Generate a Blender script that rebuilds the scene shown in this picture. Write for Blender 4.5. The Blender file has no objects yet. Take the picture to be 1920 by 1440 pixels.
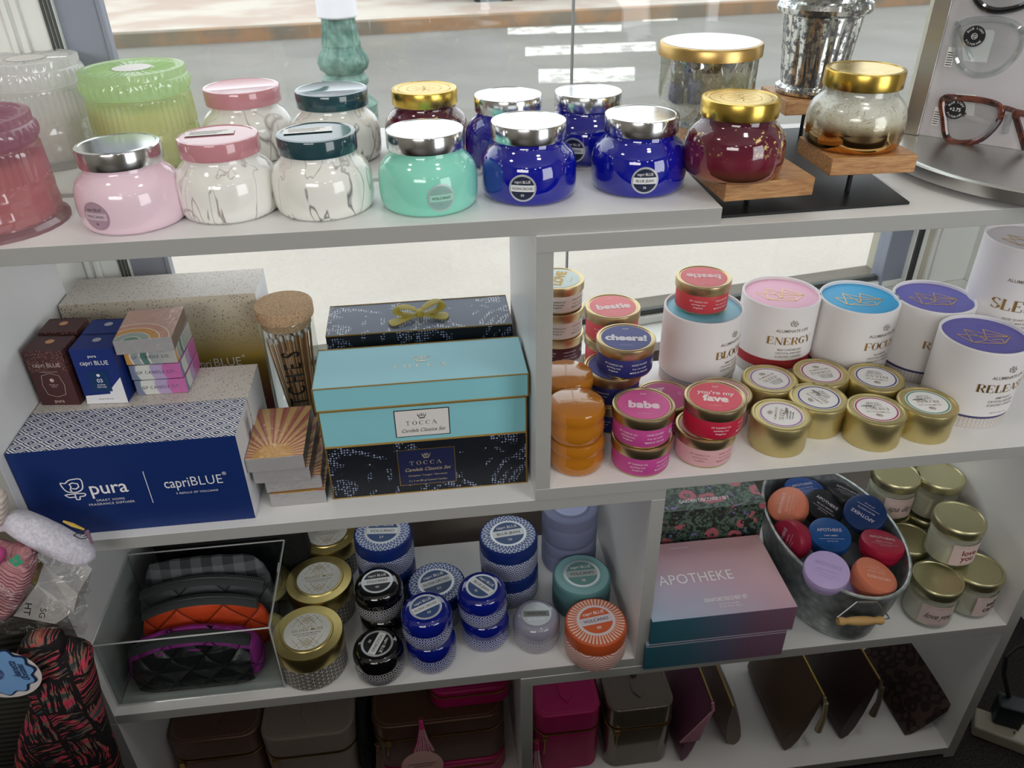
import bpy, math, random
from mathutils import Vector, Matrix
random.seed(7)
PI = math.pi
S = 0.01                                    # everything below is written in centimetres
scene = bpy.context.scene
COL = scene.collection
# ------------------------------------------------------------------ camera (solved from the shelf unit)
ZF = 113.0                                  # shop floor is z = 0
FPX = 1492.85
CAM = Vector((-6.393, -82.308, 35.623 + ZF))
YAW, PITCH, ROLL = 0.1122514, -0.5693649, -0.0160153
def _basis():
    cy, sy = math.cos(YAW), math.sin(YAW)
    f = Vector((sy*math.cos(PITCH), cy*math.cos(PITCH), math.sin(PITCH)))
    r = Vector((cy, -sy, 0)); u = r.cross(f)
    c, s = math.cos(ROLL), math.sin(ROLL)
    return c*r + s*u, -s*r + c*u, f
CR, CU, CF = _basis()
def ray(px, py): return CR*((px-960)/FPX) - CU*((py-720)/FPX) + CF
def at(px, py, z):                          # pixel of the photograph -> point on the level z (cm)
    d = ray(px, py); k = (z-CAM.z)/d.z; p = CAM + d*k; return p.x, p.y
def aty(px, py, y):                         # pixel -> point on the upright plane y (cm)
    d = ray(px, py); k = (y-CAM.y)/d.y; return CAM + d*k
def atp(px, py, P0, n):
    d = ray(px, py); k = (P0-CAM).dot(n)/d.dot(n); return CAM + d*k
# levels and uprights of the shelf unit, cm
T = 3.879+ZF; ML = -36.565+ZF; BL = -72.234+ZF; FL = -109.776+ZF; t = 2.0
XL, X1, X2, X3, XR, XE, D = -59.303, 5.834, 24.314, 3.527, 87.887, 26.952, 30.5
M1 = ML+t; E1 = BL-t; T1 = T-t

# ------------------------------------------------------------------ node helpers
def srgb(h):
    h = h.lstrip('#'); v = [int(h[i:i+2], 16)/255 for i in (0, 2, 4)]
    return tuple(x/12.92 if x <= .04045 else ((x+.055)/1.055)**2.4 for x in v) + (1.,)
class X:
    def __init__(s, nt, k): s.nt = nt; s.k = k
    def op(s, o, *a):
        n = s.nt.nodes.new('ShaderNodeMath'); n.operation = o
        for i, v in enumerate((s,)+a):
            if isinstance(v, X): s.nt.links.new(v.k, n.inputs[i])
            else: n.inputs[i].default_value = v
        return X(s.nt, n.outputs[0])
    def __add__(s, o): return s.op('ADD', o)
    def __radd__(s, o): return s.op('ADD', o)
    def __sub__(s, o): return s.op('SUBTRACT', o)
    def __rsub__(s, o): return (s*-1)+o
    def __mul__(s, o): return s.op('MULTIPLY', o)
    def __rmul__(s, o): return s.op('MULTIPLY', o)
    def __truediv__(s, o): return s.op('DIVIDE', o)
    def lt(s, o): return s.op('LESS_THAN', o)
    def gt(s, o): return s.op('GREATER_THAN', o)
    def abs(s): return s.op('ABSOLUTE')
    def sin(s): return s.op('SINE')
    def floor(s): return s.op('FLOOR')
    def fract(s): return s.op('FRACT')
    def min(s, o): return s.op('MINIMUM', o)
    def max(s, o): return s.op('MAXIMUM', o)
    def sqrt(s): return s.op('SQRT')
    def tri(s): return ((s.fract()-.5).abs())*2.          # 1 at integers, 0 between
    def clamp(s): return s.op('MINIMUM', 1.).op('MAXIMUM', 0.)
    def step(s, a, b): return ((s-a)*(1./(b-a))).clamp()
class Ctx:
    def __init__(s, m):
        s.nt = m.node_tree; s.uvn = s.nt.nodes.new('ShaderNodeUVMap'); s.tc = s.nt.nodes.new('ShaderNodeTexCoord')
        sp = s.nt.nodes.new('ShaderNodeSeparateXYZ'); s.nt.links.new(s.uvn.outputs[0], sp.inputs[0])
        s.u, s.v = X(s.nt, sp.outputs[0]), X(s.nt, sp.outputs[1]); s.UV = s.uvn.outputs[0]
        so = s.nt.nodes.new('ShaderNodeSeparateXYZ'); s.nt.links.new(s.tc.outputs['Object'], so.inputs[0])
        s.x, s.y, s.z = [X(s.nt, so.outputs[i])*100. for i in range(3)]; s.OBJ = s.tc.outputs['Object']
    def rnd(s):
        n = s.nt.nodes.new('ShaderNodeObjectInfo'); return X(s.nt, n.outputs['Random'])
    def vec(s, x, y, z=0.):
        n = s.nt.nodes.new('ShaderNodeCombineXYZ')
        for i, v in enumerate((x, y, z)):
            if isinstance(v, X): s.nt.links.new(v.k, n.inputs[i])
            else: n.inputs[i].default_value = v
        return n.outputs[0]
    def noise(s, sc=1., det=3., rough=.5, vec=None, dist=0.):        # scale per cm
        n = s.nt.nodes.new('ShaderNodeTexNoise'); n.inputs['Scale'].default_value = sc*(100. if vec is None else 1.)
        n.inputs['Detail'].default_value = det; n.inputs['Roughness'].default_value = rough; n.inputs['Distortion'].default_value = dist
        s.nt.links.new(vec or s.OBJ, n.inputs['Vector']); return X(s.nt, n.outputs[0])
    def voro(s, sc=1., vec=None, feat='F1', out='Distance', rnd=1.):
        n = s.nt.nodes.new('ShaderNodeTexVoronoi'); n.feature = feat; n.inputs['Scale'].default_value = sc*(100. if vec is None else 1.)
        n.inputs['Randomness'].default_value = rnd
        s.nt.links.new(vec or s.OBJ, n.inputs['Vector'])
        return X(s.nt, n.outputs[out])
    def mix(s, f, a, b):
        n = s.nt.nodes.new('ShaderNodeMix'); n.data_type = 'RGBA'
        if isinstance(f, X): s.nt.links.new(f.k, n.inputs[0])
        else: n.inputs[0].default_value = f
        for i, v in ((6, a), (7, b)):
            if isinstance(v, X): s.nt.links.new(v.k, n.inputs[i])
            else: n.inputs[i].default_value = srgb(v) if isinstance(v, str) else v
        return X(s.nt, n.outputs[2])
    def ramp(s, f, stops):
        n = s.nt.nodes.new('ShaderNodeValToRGB'); s.nt.links.new(f.k, n.inputs[0]); e = n.color_ramp.elements
        while len(e) > 1: e.remove(e[-1])
        e[0].position = stops[0][0]; e[0].color = srgb(stops[0][1])
        for p, c in stops[1:]:
            q = e.new(p); q.color = srgb(c)
        return X(s.nt, n.outputs[0])
MATS = {}
def mat(name, base='#ffffff', rough=.5, metal=0., coat=0., trans=0., spec=.5, bump=None, bd=.05, sheen=0., ior=1.45, sss=0., emit=None, fresh=False, crough=.03):
    if name in MATS and not fresh: return MATS[name]
    m = bpy.data.materials.new(name); m.use_nodes = True
    P = m.node_tree.nodes['Principled BSDF']; c = None
    def put(key, v):
        nonlocal c
        if callable(v):
            c = c or Ctx(m); v = v(c)
        if isinstance(v, X): m.node_tree.links.new(v.k, P.inputs[key])
        elif isinstance(v, str): P.inputs[key].default_value = srgb(v)
        else: P.inputs[key].default_value = v
    put('Base Color', base); put('Roughness', rough); put('Metallic', metal); put('Coat Weight', coat); put('Coat Roughness', crough)
    put('Transmission Weight', trans); put('Specular IOR Level', spec); put('IOR', ior)
    if sheen: put('Sheen Weight', sheen)
    if sss:
        put('Subsurface Weight', sss); P.inputs['Subsurface Scale'].default_value = .01
    if emit: put('Emission Color', emit[0]); P.inputs['Emission Strength'].default_value = emit[1]
    if bump:
        c = c or Ctx(m); h = bump(c)
        b = m.node_tree.nodes.new('ShaderNodeBump'); b.inputs['Distance'].default_value = bd*S; b.inputs['Strength'].default_value = 1.
        m.node_tree.links.new(h.k, b.inputs['Height']); m.node_tree.links.new(b.outputs[0], P.inputs['Normal'])
    MATS[name] = m; return m
def clear(name, tint='#ffffff', gloss=.08, rough=.03, bump=None, bd=.05, haze=0., hazecol='#ffffff', frost=None):
    """thin clear sheet: lets light straight through, reflects by angle, may carry some haze of its own"""
    if name in MATS: return MATS[name]
    m = bpy.data.materials.new(name); m.use_nodes = True; nt = m.node_tree; nt.nodes.clear(); c = Ctx(m)
    out = nt.nodes.new('ShaderNodeOutputMaterial'); tr = nt.nodes.new('ShaderNodeBsdfTransparent'); tr.inputs[0].default_value = srgb(tint)
    gl = nt.nodes.new('ShaderNodeBsdfGlossy'); gl.inputs['Roughness'].default_value = rough
    lw = nt.nodes.new('ShaderNodeLayerWeight'); lw.inputs[0].default_value = .25
    mx = nt.nodes.new('ShaderNodeMixShader'); f = (X(nt, lw.outputs['Facing']).op('POWER', 3.)*.75+gloss).clamp()
    nt.links.new(f.k, mx.inputs[0]); src = tr.outputs[0]
    if haze or frost:
        df = nt.nodes.new('ShaderNodeBsdfDiffuse'); df.inputs[0].default_value = srgb(hazecol)
        tl = nt.nodes.new('ShaderNodeBsdfTranslucent'); tl.inputs[0].default_value = srgb(hazecol)
        a = nt.nodes.new('ShaderNodeMixShader'); a.inputs[0].default_value = .6
        nt.links.new(df.outputs[0], a.inputs[1]); nt.links.new(tl.outputs[0], a.inputs[2])
        h = nt.nodes.new('ShaderNodeMixShader')
        if frost: nt.links.new(frost(c).k, h.inputs[0])
        else: h.inputs[0].default_value = haze
        nt.links.new(src, h.inputs[1]); nt.links.new(a.outputs[0], h.inputs[2]); src = h.outputs[0]
    nt.links.new(src, mx.inputs[1]); nt.links.new(gl.outputs[0], mx.inputs[2]); nt.links.new(mx.outputs[0], out.inputs[0])
    if bump:
        b = nt.nodes.new('ShaderNodeBump'); b.inputs['Distance'].default_value = bd*S; nt.links.new(bump(c).k, b.inputs['Height'])
        nt.links.new(b.outputs[0], gl.inputs['Normal'])
    MATS[name] = m; return m

# ------------------------------------------------------------------ mesh helpers
class MB:
    def __init__(s): s.v = []; s.f = []; s.uv = []; s.mi = []
    def face(s, idx, uv=None, mi=0): s.f.append(tuple(idx)); s.uv.append(uv or [(0, 0)]*len(idx)); s.mi.append(mi)
    def box(s, x0, x1, y0, y1, z0, z1, mi=0, top=None, front=None, right=None):
        b = len(s.v)
        s.v += [(x, y, z) for z in (z0, z1) for y in (y0, y1) for x in (x0, x1)]
        Q = [((0, 2, 3, 1), 'b'), ((4, 5, 7, 6), 't'), ((0, 1, 5, 4), 'f'), ((3, 2, 6, 7), 'k'), ((2, 0, 4, 6), 'l'), ((1, 3, 7, 5), 'r')]
        for q, k in Q:
            P = [s.v[b+i] for i in q]
            uv = [((p[0]-x0, p[1]-y0) if k in 'bt' else (p[0]-x0, p[2]-z0) if k in 'fk' else (p[1]-y0, p[2]-z0)) for p in P]
            m = {'t': top, 'f': front, 'r': right}.get(k); s.face([b+i for i in q], uv, mi if m is None else m)
        return s
    def lathe(s, prof, seg=64, cx=0, cy=0, z=0, mod=None, mi=0, cap=True, sx=1., sy=1.):
        b = len(s.v); n = len(prof); Rm = max(p[0] for p in prof)
        for (r, h) in prof:
            for i in range(seg):
                a = 2*PI*i/seg-PI/2; rr = r if mod is None else r+mod(a, h, r)
                s.v.append((cx+rr*math.cos(a)*sx, cy+rr*math.sin(a)*sy, z+h))
        for j in range(n-1):
            flat = abs(prof[j+1][1]-prof[j][1]) < abs(prof[j+1][0]-prof[j][0])
            for i in range(seg):
                k = (i+1) % seg; q = (b+j*seg+i, b+j*seg+k, b+(j+1)*seg+k, b+(j+1)*seg+i)
                if flat: uv = [(s.v[w][0]-cx, s.v[w][1]-cy) for w in q]
                else:
                    u0, u1 = 2*PI*i/seg*Rm, 2*PI*(i+1)/seg*Rm; uv = [(u0, prof[j][1]), (u1, prof[j][1]), (u1, prof[j+1][1]), (u0, prof[j+1][1])]
                s.face(q, uv, mi)
        if cap:
            if prof[0][0] > .01: s.face([b+i for i in range(seg)][::-1], [(s.v[b+i][0]-cx, s.v[b+i][1]-cy) for i in range(seg)][::-1], mi)
            if prof[-1][0] > .01: s.face([b+(n-1)*seg+i for i in range(seg)], [(s.v[b+(n-1)*seg+i][0]-cx, s.v[b+(n-1)*seg+i][1]-cy) for i in range(seg)], mi)
        return s
    def tube(s, pts, r, seg=8, closed=False, mi=0):
        pts = [Vector(p) for p in pts]; n = len(pts); b = len(s.v); up = None
        R = r if isinstance(r, (list, tuple)) else [r]*n
        for i, p in enumerate(pts):
            a = pts[(i-1) % n] if (closed or i > 0) else p; c = pts[(i+1) % n] if (closed or i < n-1) else p
            d = (c-a).normalized() if (c-a).length > 1e-9 else Vector((0, 0, 1))
            if up is None: up = Vector((0, 0, 1)) if abs(d.z) < .9 else Vector((1, 0, 0))
            u = d.cross(up).normalized(); w = u.cross(d); up = w
            for k in range(seg):
                an = 2*PI*k/seg; q = p+(u*math.cos(an)+w*math.sin(an))*R[i]; s.v.append(tuple(q))
        m = n if closed else n-1
        for i in range(m):
            j = (i+1) % n
            for k in range(seg):
                l = (k+1) % seg; s.face((b+i*seg+k, b+j*seg+k, b+j*seg+l, b+i*seg+l), [(k, i), (k, i+1), (k+1, i+1), (k+1, i)], mi)
        if not closed:
            s.face([b+k for k in range(seg)][::-1], None, mi); s.face([b+(n-1)*seg+k for k in range(seg)], None, mi)
        return s
    def prism(s, pts, z0, z1, mi=0, topmi=None):                      # pts (x, y) counter-clockwise
        b = len(s.v); n = len(pts); L = 0
        s.v += [(p[0], p[1], z0) for p in pts]+[(p[0], p[1], z1) for p in pts]
        for i in range(n):
            j = (i+1) % n; d = math.dist(pts[i], pts[j])
            s.face((b+i, b+j, b+n+j, b+n+i), [(L, z0), (L+d, z0), (L+d, z1), (L, z1)], mi); L += d
        s.face([b+i for i in range(n)][::-1], [pts[i] for i in range(n)][::-1], mi)
        s.face([b+n+i for i in range(n)], list(pts), mi if topmi is None else topmi)
        return s
    def grid(s, fn, nu, nv, mi=0, uvs=(1, 1)):
        b = len(s.v)
        for j in range(nv+1):
            for i in range(nu+1): s.v.append(tuple(fn(i/nu, j/nv)))
        for j in range(nv):
            for i in range(nu):
                a = b+j*(nu+1)+i; s.face((a, a+1, a+nu+2, a+nu+1), [(x/nu*uvs[0], y/nv*uvs[1]) for x, y in ((i, j), (i+1, j), (i+1, j+1), (i, j+1))], mi)
        return s
    def loft(s, rings, mi=0, caps=True, uvs=(1, 1)):
        b = len(s.v); n = len(rings[0]); m = len(rings)
        for r in rings: s.v += [tuple(p) for p in r]
        for j in range(m-1):
            for i in range(n):
                k = (i+1) % n; s.face((b+j*n+i, b+j*n+k, b+(j+1)*n+k, b+(j+1)*n+i), [((i+dx)/n*uvs[0], (j+dy)/(m-1)*uvs[1]) for dx, dy in ((0, 0), (1, 0), (1, 1), (0, 1))], mi)
        if caps:
            s.face([b+i for i in range(n)][::-1], None, mi); s.face([b+(m-1)*n+i for i in range(n)], None, mi)
        return s
    def xform(s, M, frm=0):
        for i in range(frm, len(s.v)): s.v[i] = tuple(M @ Vector(s.v[i]))
        return s
    def obj(s, name, mats, parent=None, bevel=0., bseg=2, smooth=35, subsurf=0, loc=None):
        me = bpy.data.meshes.new(name); me.from_pydata([(x*S, y*S, z*S) for x, y, z in s.v], [], s.f)
        ul = me.uv_layers.new(name='UVMap'); flat = [c for f in s.uv for p in f for c in p]; ul.data.foreach_set('uv', flat)
        if not isinstance(mats, (list, tuple)): mats = [mats]
        for m in mats: me.materials.append(m)
        me.polygons.foreach_set('material_index', s.mi)
        me.polygons.foreach_set('use_smooth', [bool(smooth)]*len(s.f)); me.update()
        if smooth and not subsurf: me.set_sharp_from_angle(angle=math.radians(smooth))
        o = bpy.data.objects.new(name, me); COL.objects.link(o)
        if parent: o.parent = parent
        if loc: o.location = Vector(loc)*S
        if subsurf:
            md = o.modifiers.new('sub', 'SUBSURF'); md.levels = md.render_levels = subsurf
        if bevel:
            md = o.modifiers.new('bevel', 'BEVEL'); md.width = bevel*S; md.segments = bseg; md.limit_method = 'ANGLE'; md.angle_limit = math.radians(40); md.harden_normals = True
        return o
def tag(o, label, cat, group=None):
    o['label'] = label; o['category'] = cat
    if group: o['group'] = group
    return o
def thing(name, label, cat, x, y, z, rz=0., group=None, rot=None):
    o = bpy.data.objects.new(name, None); COL.objects.link(o); o.empty_display_size = .02
    o.location = (x*S, y*S, z*S); o.rotation_euler = rot or (0, 0, rz)
    return tag(o, label, cat, group)
def struct(o): o['kind'] = 'structure'; return o

# --- decals: a map (a, b) in cm -> point; a runs right, b runs up as read from the front
def m_front(x0, y, z0): return lambda a, b: (x0+a, y, z0+b)
def m_top(x0, y0, z, ang=0.):
    c, s = math.cos(ang), math.sin(ang); return lambda a, b: (x0+a*c-b*s, y0+a*s+b*c, z)
def m_right(x, y0, z0): return lambda a, b: (x, y0+a, z0+b)
def m_lathe(prof, z0, ang, eps=.04):
    def rad(h):
        for (r0, h0), (r1, h1) in zip(prof, prof[1:]):
            if min(h0, h1) <= h <= max(h0, h1) and h1 != h0: return r0+(r1-r0)*(h-h0)/(h1-h0)
        return prof[-1][0]
    Rm = rad(z0)
    def f(a, b):
        r = rad(z0+b)+eps; th = ang+a/Rm-PI/2
        return (r*math.cos(th), r*math.sin(th), z0+b)
    return f
def m_rot(m, ang, a0=0., b0=0.):
    c, s = math.cos(ang), math.sin(ang); return lambda a, b: m(a0+a*c-b*s, b0+a*s+b*c)
def off(p, e): return (p[0]*(1+e), p[1]*(1+e), p[2])
def d_disc(mb, mp, r, n=32, rings=4, r0=0., mi=0, oval=1.):
    b = len(mb.v)
    for j in range(rings+1):
        rr = r0+(r-r0)*j/rings
        for i in range(n): mb.v.append(mp(rr*math.cos(2*PI*i/n)*oval, rr*math.sin(2*PI*i/n)))
    for j in range(rings):
        for i in range(n):
            k = (i+1) % n; mb.face((b+j*n+i, b+(j+1)*n+i, b+(j+1)*n+k, b+j*n+k), None, mi)
    return mb
def d_rect(mb, mp, a0, a1, b0, b1, na=1, nb=1, mi=0):
    b = len(mb.v)
    for j in range(nb+1):
        for i in range(na+1): mb.v.append(mp(a0+(a1-a0)*i/na, b0+(b1-b0)*j/nb))
    for j in range(nb):
        for i in range(na):
            q = b+j*(na+1)+i; mb.face((q, q+1, q+na+2, q+na+1), [(a0+(a1-a0)*x/na, b0+(b1-b0)*y/nb) for x, y in ((i, j), (i+1, j), (i+1, j+1), (i, j+1))], mi)
    return mb
def d_line(mb, mp, pts, w, closed=False, mi=0):
    P = [Vector(p) for p in pts]; n = len(P); b = len(mb.v)
    for i in range(n):
        a = P[(i-1) % n] if closed or i else P[i]; c = P[(i+1) % n] if closed or i < n-1 else P[i]
        d = (c-a).normalized(); nrm = Vector((-d.y, d.x))*w/2
        k = 1.
        if (closed or 0 < i < n-1):
            d0 = (P[i]-a).normalized(); k = min(2., 1/max(.35, abs(d0.dot(d))))
        mb.v.append(mp(*(P[i]+nrm*k))); mb.v.append(mp(*(P[i]-nrm*k)))
    for i in range(n if closed else n-1):
        j = (i+1) % n; mb.face((b+2*i, b+2*i+1, b+2*j+1, b+2*j), None, mi)
    return mb
_TC = {}
def glyphs(s, bold=0., shear=0., spacing=1.):
    k = (s, bold, shear, spacing)
    if k not in _TC:
        cu = bpy.data.curves.new('t', 'FONT'); cu.body = s; cu.resolution_u = 3; cu.offset = bold; cu.shear = shear; cu.space_character = spacing
        cu.align_x = 'CENTER'
        o = bpy.data.objects.new('t', cu); COL.objects.link(o)
        dg = bpy.context.evaluated_depsgraph_get(); me = bpy.data.meshes.new_from_object(o.evaluated_get(dg))
        _TC[k] = ([tuple(v.co)[:2] for v in me.vertices], [tuple(p.vertices) for p in me.polygons])
        bpy.data.objects.remove(o); bpy.data.curves.remove(cu); bpy.data.meshes.remove(me)
    return _TC[k]
def d_text(mb, mp, s, h, a=0., b=0., bold=0., shear=0., spacing=1., wide=1., mi=0, maxw=None, align='c'):
    V, F = glyphs(s, bold, shear, spacing); k = h/.69; bb = len(mb.v)
    if V:
        w = (max(v[0] for v in V)-min(v[0] for v in V))*k*wide
        if maxw and w > maxw: wide *= maxw/w
        if align == 'l': a -= min(v[0] for v in V)*k*wide
        if align == 'r': a -= max(v[0] for v in V)*k*wide
    for v in V: mb.v.append(mp(a+v[0]*k*wide, b+v[1]*k-h/2))
    for f in F: mb.face([bb+i for i in f], None, mi)
    return mb
# heavy didone/stencil lettering for the display words: thick stems, hairline joins, bracket serifs
SER = {
 'A': [((.05, 0), (.42, 1), .05), ((.42, 1), (.85, 0), .24), ((.2, .36), (.68, .36), .05), ((0, 0), (.2, 0), .05), ((.64, 0), (1., 0), .06)],
 'B': [((.16, 0), (.16, 1), .24), ((.02, 1), (.55, 1), .05), ((.3, .53), (.6, .53), .05), ((.02, 0), (.6, 0), .05), ('o', .55, .76, .22, .23, -90, 90), ('o', .6, .27, .26, .26, -90, 90)],
 'E': [((.16, 0), (.16, 1), .24), ((.02, 1), (.78, 1), .05), ((.2, .52), (.55, .52), .05), ((.02, 0), (.8, 0), .05), ((.76, 1), (.76, .76), .06), ((.78, 0), (.78, .26), .06), ((.55, .62), (.55, .4), .05)],
 'F': [((.16, 0), (.16, 1), .24), ((.02, 1), (.76, 1), .05), ((.2, .52), (.55, .52), .05), ((0, 0), (.36, 0), .05), ((.74, 1), (.74, .74), .06), ((.55, .62), (.55, .4), .05)],
 'L': [((.16, 0), (.16, 1), .24), ((0, 1), (.34, 1), .05), ((.02, 0), (.74, 0), .05), ((.73, 0), (.73, .3), .07)],
 'N': [((.1, 0), (.1, 1), .05), ((.12, 1), (.8, 0), .24), ((.84, 0), (.84, 1), .05), ((0, 0), (.22, 0), .05), ((.72, 1), (.96, 1), .05), ((0, 1), (.2, 1), .05)],
 'M': [((.08, 0), (.12, 1), .05), ((.16, 1), (.52, .05), .2), ((.52, .05), (.88, 1), .05), ((.96, 0), (.92, 1), .24), ((0, 0), (.2, 0), .05), ((.84, 0), (1.12, 0), .05)],
 'P': [((.16, 0), (.16, 1), .24), ((.02, 1), (.5, 1), .05), ((.3, .46), (.5, .46), .05), ((0, 0), (.36, 0), .05), ('o', .52, .73, .24, .26, -90, 90)],
 'R': [((.16, 0), (.16, 1), .24), ((.02, 1), (.5, 1), .05), ((.3, .5), (.5, .5), .05), ((0, 0), (.36, 0), .05), ('o', .52, .75, .22, .24, -90, 90), ((.48, .5), (.78, .02), .2), ((.7, 0), (.92, 0), .05)],
 'S': [('o', .4, .74, .28, .25, 30, 200), ('o', .4, .26, .3, .25, 210, 380), ((.18, .62), (.62, .38), .22), ((.66, .76), (.66, 1), .05), ((.1, 0), (.1, .26), .05)],
 'Y': [((.1, 1), (.44, .42), .22), ((.44, .42), (.78, 1), .05), ((.44, 0), (.44, .44), .22), ((0, 1), (.28, 1), .05), ((.68, 1), (.9, 1), .05), ((.26, 0), (.62, 0), .05)],
 'O': [('o', .46, .5, .38, .5, 0, 360)], 'C': [('o', .46, .5, .38, .5, 40, 320), ((.78, .74), (.78, .98), .05)],
 'G': [('o', .46, .5, .38, .5, 40, 300), ((.72, .02), (.72, .42), .2), ((.56, .42), (.9, .42), .05), ((.78, .74), (.78, .98), .05)],
 'U': [((.14, .3), (.14, 1), .24), ((.74, .3), (.74, 1), .05), ('o', .44, .3, .3, .3, 180, 360), ((0, 1), (.32, 1), .05), ((.62, 1), (.86, 1), .05)],
 'T': [((.42, 0), (.42, 1), .2), ((.02, 1), (.82, 1), .05), ((.02, 1), (.02, .76), .05), ((.82, 1), (.82, .76), .05), ((.24, 0), (.6, 0), .05)],
}
SW = {'A': .98, 'B': .92, 'E': .92, 'F': .86, 'L': .84, 'N': 1., 'M': 1.2, 'P': .84, 'R': .96, 'S': .82, 'Y': .94, 'O': .96, 'C': .92, 'G': .98, 'U': .94, 'T': .94}
def d_serif(mb, mp, s, h, a=0., b=0., wide=1., weight=1., mi=0, gap=.06, maxw=None):
    W = sum(SW.get(c, .5)+gap for c in s)*h*wide
    if maxw and W > maxw: wide *= maxw/W; W = maxw
    x = a-W/2; y = b-h/2
    for c in s:
        for g in SER.get(c, []):
            if g[0] == 'o':
                _, cx, cy, rx, ry, a0, a1 = g; n = max(6, int(abs(a1-a0)/15)); bb = len(mb.v)
                for i in range(n+1):
                    th = math.radians(a0+(a1-a0)*i/n); co, si = math.cos(th), math.sin(th)
                    w = (.05+.2*abs(co)**1.5*weight)/2
                    for k in (1, -1):
                        mb.v.append(mp(x+(cx+rx*co+k*w*co)*h*wide, y+(cy+ry*si*(1-.0)+k*(.025)*si)*h))
                for i in range(n): q = bb+2*i; mb.face((q, q+1, q+3, q+2), None, mi)
            else:
                (ax, ay), (bx, by), w = g; d = Vector((bx-ax, by-ay)).normalized()
                w *= (weight if w > .1 else 1)
                nx, ny = (0, w/2) if abs(d.y) < .3 else (w/2, 0)
                bb = len(mb.v)
                m = 3
                for i in range(m+1):
                    f = i/m; X0, Y0 = ax+(bx-ax)*f, ay+(by-ay)*f
                    for k in (-1, 1): mb.v.append(mp(x+(X0+k*nx)*h*wide, y+(Y0+k*ny)*h))
                for i in range(m): q = bb+2*i; mb.face((q, q+1, q+3, q+2), None, mi)
        x += (SW.get(c, .5)+gap)*h*wide
    return mb
# ------------------------------------------------------------------ materials
WHITE = mat('white_laminate', '#ececec', .42, bump=lambda c: c.noise(6., 2.), bd=.004)
def metalbr(name, col, rough=.18, sc=1.): return mat(name, col, lambda c: c.noise(.6*sc, 2.)*.16+rough-.05, 1.)
CHROME = metalbr('polished_chrome', '#d9dadb', .14)
GOLD = metalbr('polished_gold', '#d3b356', .22)
BRASS = metalbr('brushed_brass', '#c9a86a', .3)
TINGOLD = mat('satin_gold_tin', '#cfc08a', .4, 1., bump=lambda c: c.noise(30., 2.), bd=.004)
TINBRONZE = mat('bronze_tin', '#c8b48c', .34, 1.)
PAPER = mat('white_paper', '#f2f0ee', .6)
INK = mat('black_ink', '#1c1b1c', .6); WINK = mat('white_ink', '#f1eff0', .5); GINK = mat('gold_foil', '#b58f52', .35, .8); GREYINK = mat('grey_ink', '#6d6660', .6)
STEEL = mat('brushed_steel', '#cfcfcc', lambda c: c.noise(3., 3., vec=c.vec(c.x*.02, c.y*3., c.z*3.))*.2+.22, 1.)
BLACKMETAL = mat('black_metal', '#1b1c1e', .45, .3)

# ------------------------------------------------------------------ shelf unit: four interlocking white units
def board(mb, x0, x1, y0, y1, z0, z1): mb.box(x0, x1, y0, y1, z0, z1)
def shelf(label, parts, group=None):
    e = thing('shelf_unit', label, 'shelf', (parts[0][1]+parts[0][2])/2, 0, parts[0][5], 0)
    for (nm, x0, x1, y0, y1, z0, z1) in parts:
        m = MB().box(x0-e.location.x/S, x1-e.location.x/S, y0, y1, z0-e.location.z/S, z1-e.location.z/S, front=1)
        m.obj(nm, [WHITE, EDGE], e, bevel=.07)
    return e
g = .015
EDGE = mat('grey_edge_band', '#a6a6a3', .45)
XW = 110.
shelf('upper left white shelf unit with the thick top board carrying the row of jars',
      [('top_board', XL-t, XE, 0, 15.4, T-t+g, T), ('side_panel', XL-t, XL, 0, D, ML+g, T-t)])
shelf('upper right white shelf unit around the gold tins and white tubes',
      [('top_board', X1, XW+t, -.35, 15.8, T1-t, T1), ('side_panel', X1, X1+t, -.2, D-4, M1, T1-t-g), ('side_panel', XW, XW+t, -.2, D, M1, T1-t-g), ('bottom_board', X1, XW+t, -.2, D, ML+g, M1-g)])
shelf('middle left white shelf unit with the board under the blue boxes',
      [('top_board', XL-t, X2, 0, D, ML-t, ML), ('side_panel', XL-t, XL, 0, D, BL-t, ML-t-g), ('side_panel', X2-t, X2, 0, D, BL-t+g, ML-t-g), ('bottom_board', XL+g, X2-t-g, 0, D, BL-t+g, BL)])
shelf('lower right white shelf unit with the board under the lettered gift boxes and the bucket',
      [('top_board', X3, XR-g, -.1, D, E1-t, E1), ('side_panel', X3, X3+t, 0, D, FL+g, E1-t-g), ('side_panel', XR, XR+t, 0, D, 0, ML-g), ('side_panel', XL-t, XL, 0, D, 0, BL-t-g), ('bottom_board', XL+g, XR-g, 0, D, FL-t, FL)])
rear = thing('shelf_unit', 'long white rear board behind the front jars, against the window', 'shelf', 10, 30, T)
MB().box(-78, XE-10.2, -13.0, 10.5, -t, 0).obj('left_board', WHITE, rear, bevel=.07)
MB().box(XE-10, 118, -13.6, 9.5, -2*t, -t).obj('right_board', WHITE, rear, bevel=.07)
for x in (-70, 126): MB().box(x-10, x-8, -12, 9, 0-T, -2*t-.05).obj('leg_panel', WHITE, rear, bevel=.07)

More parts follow.
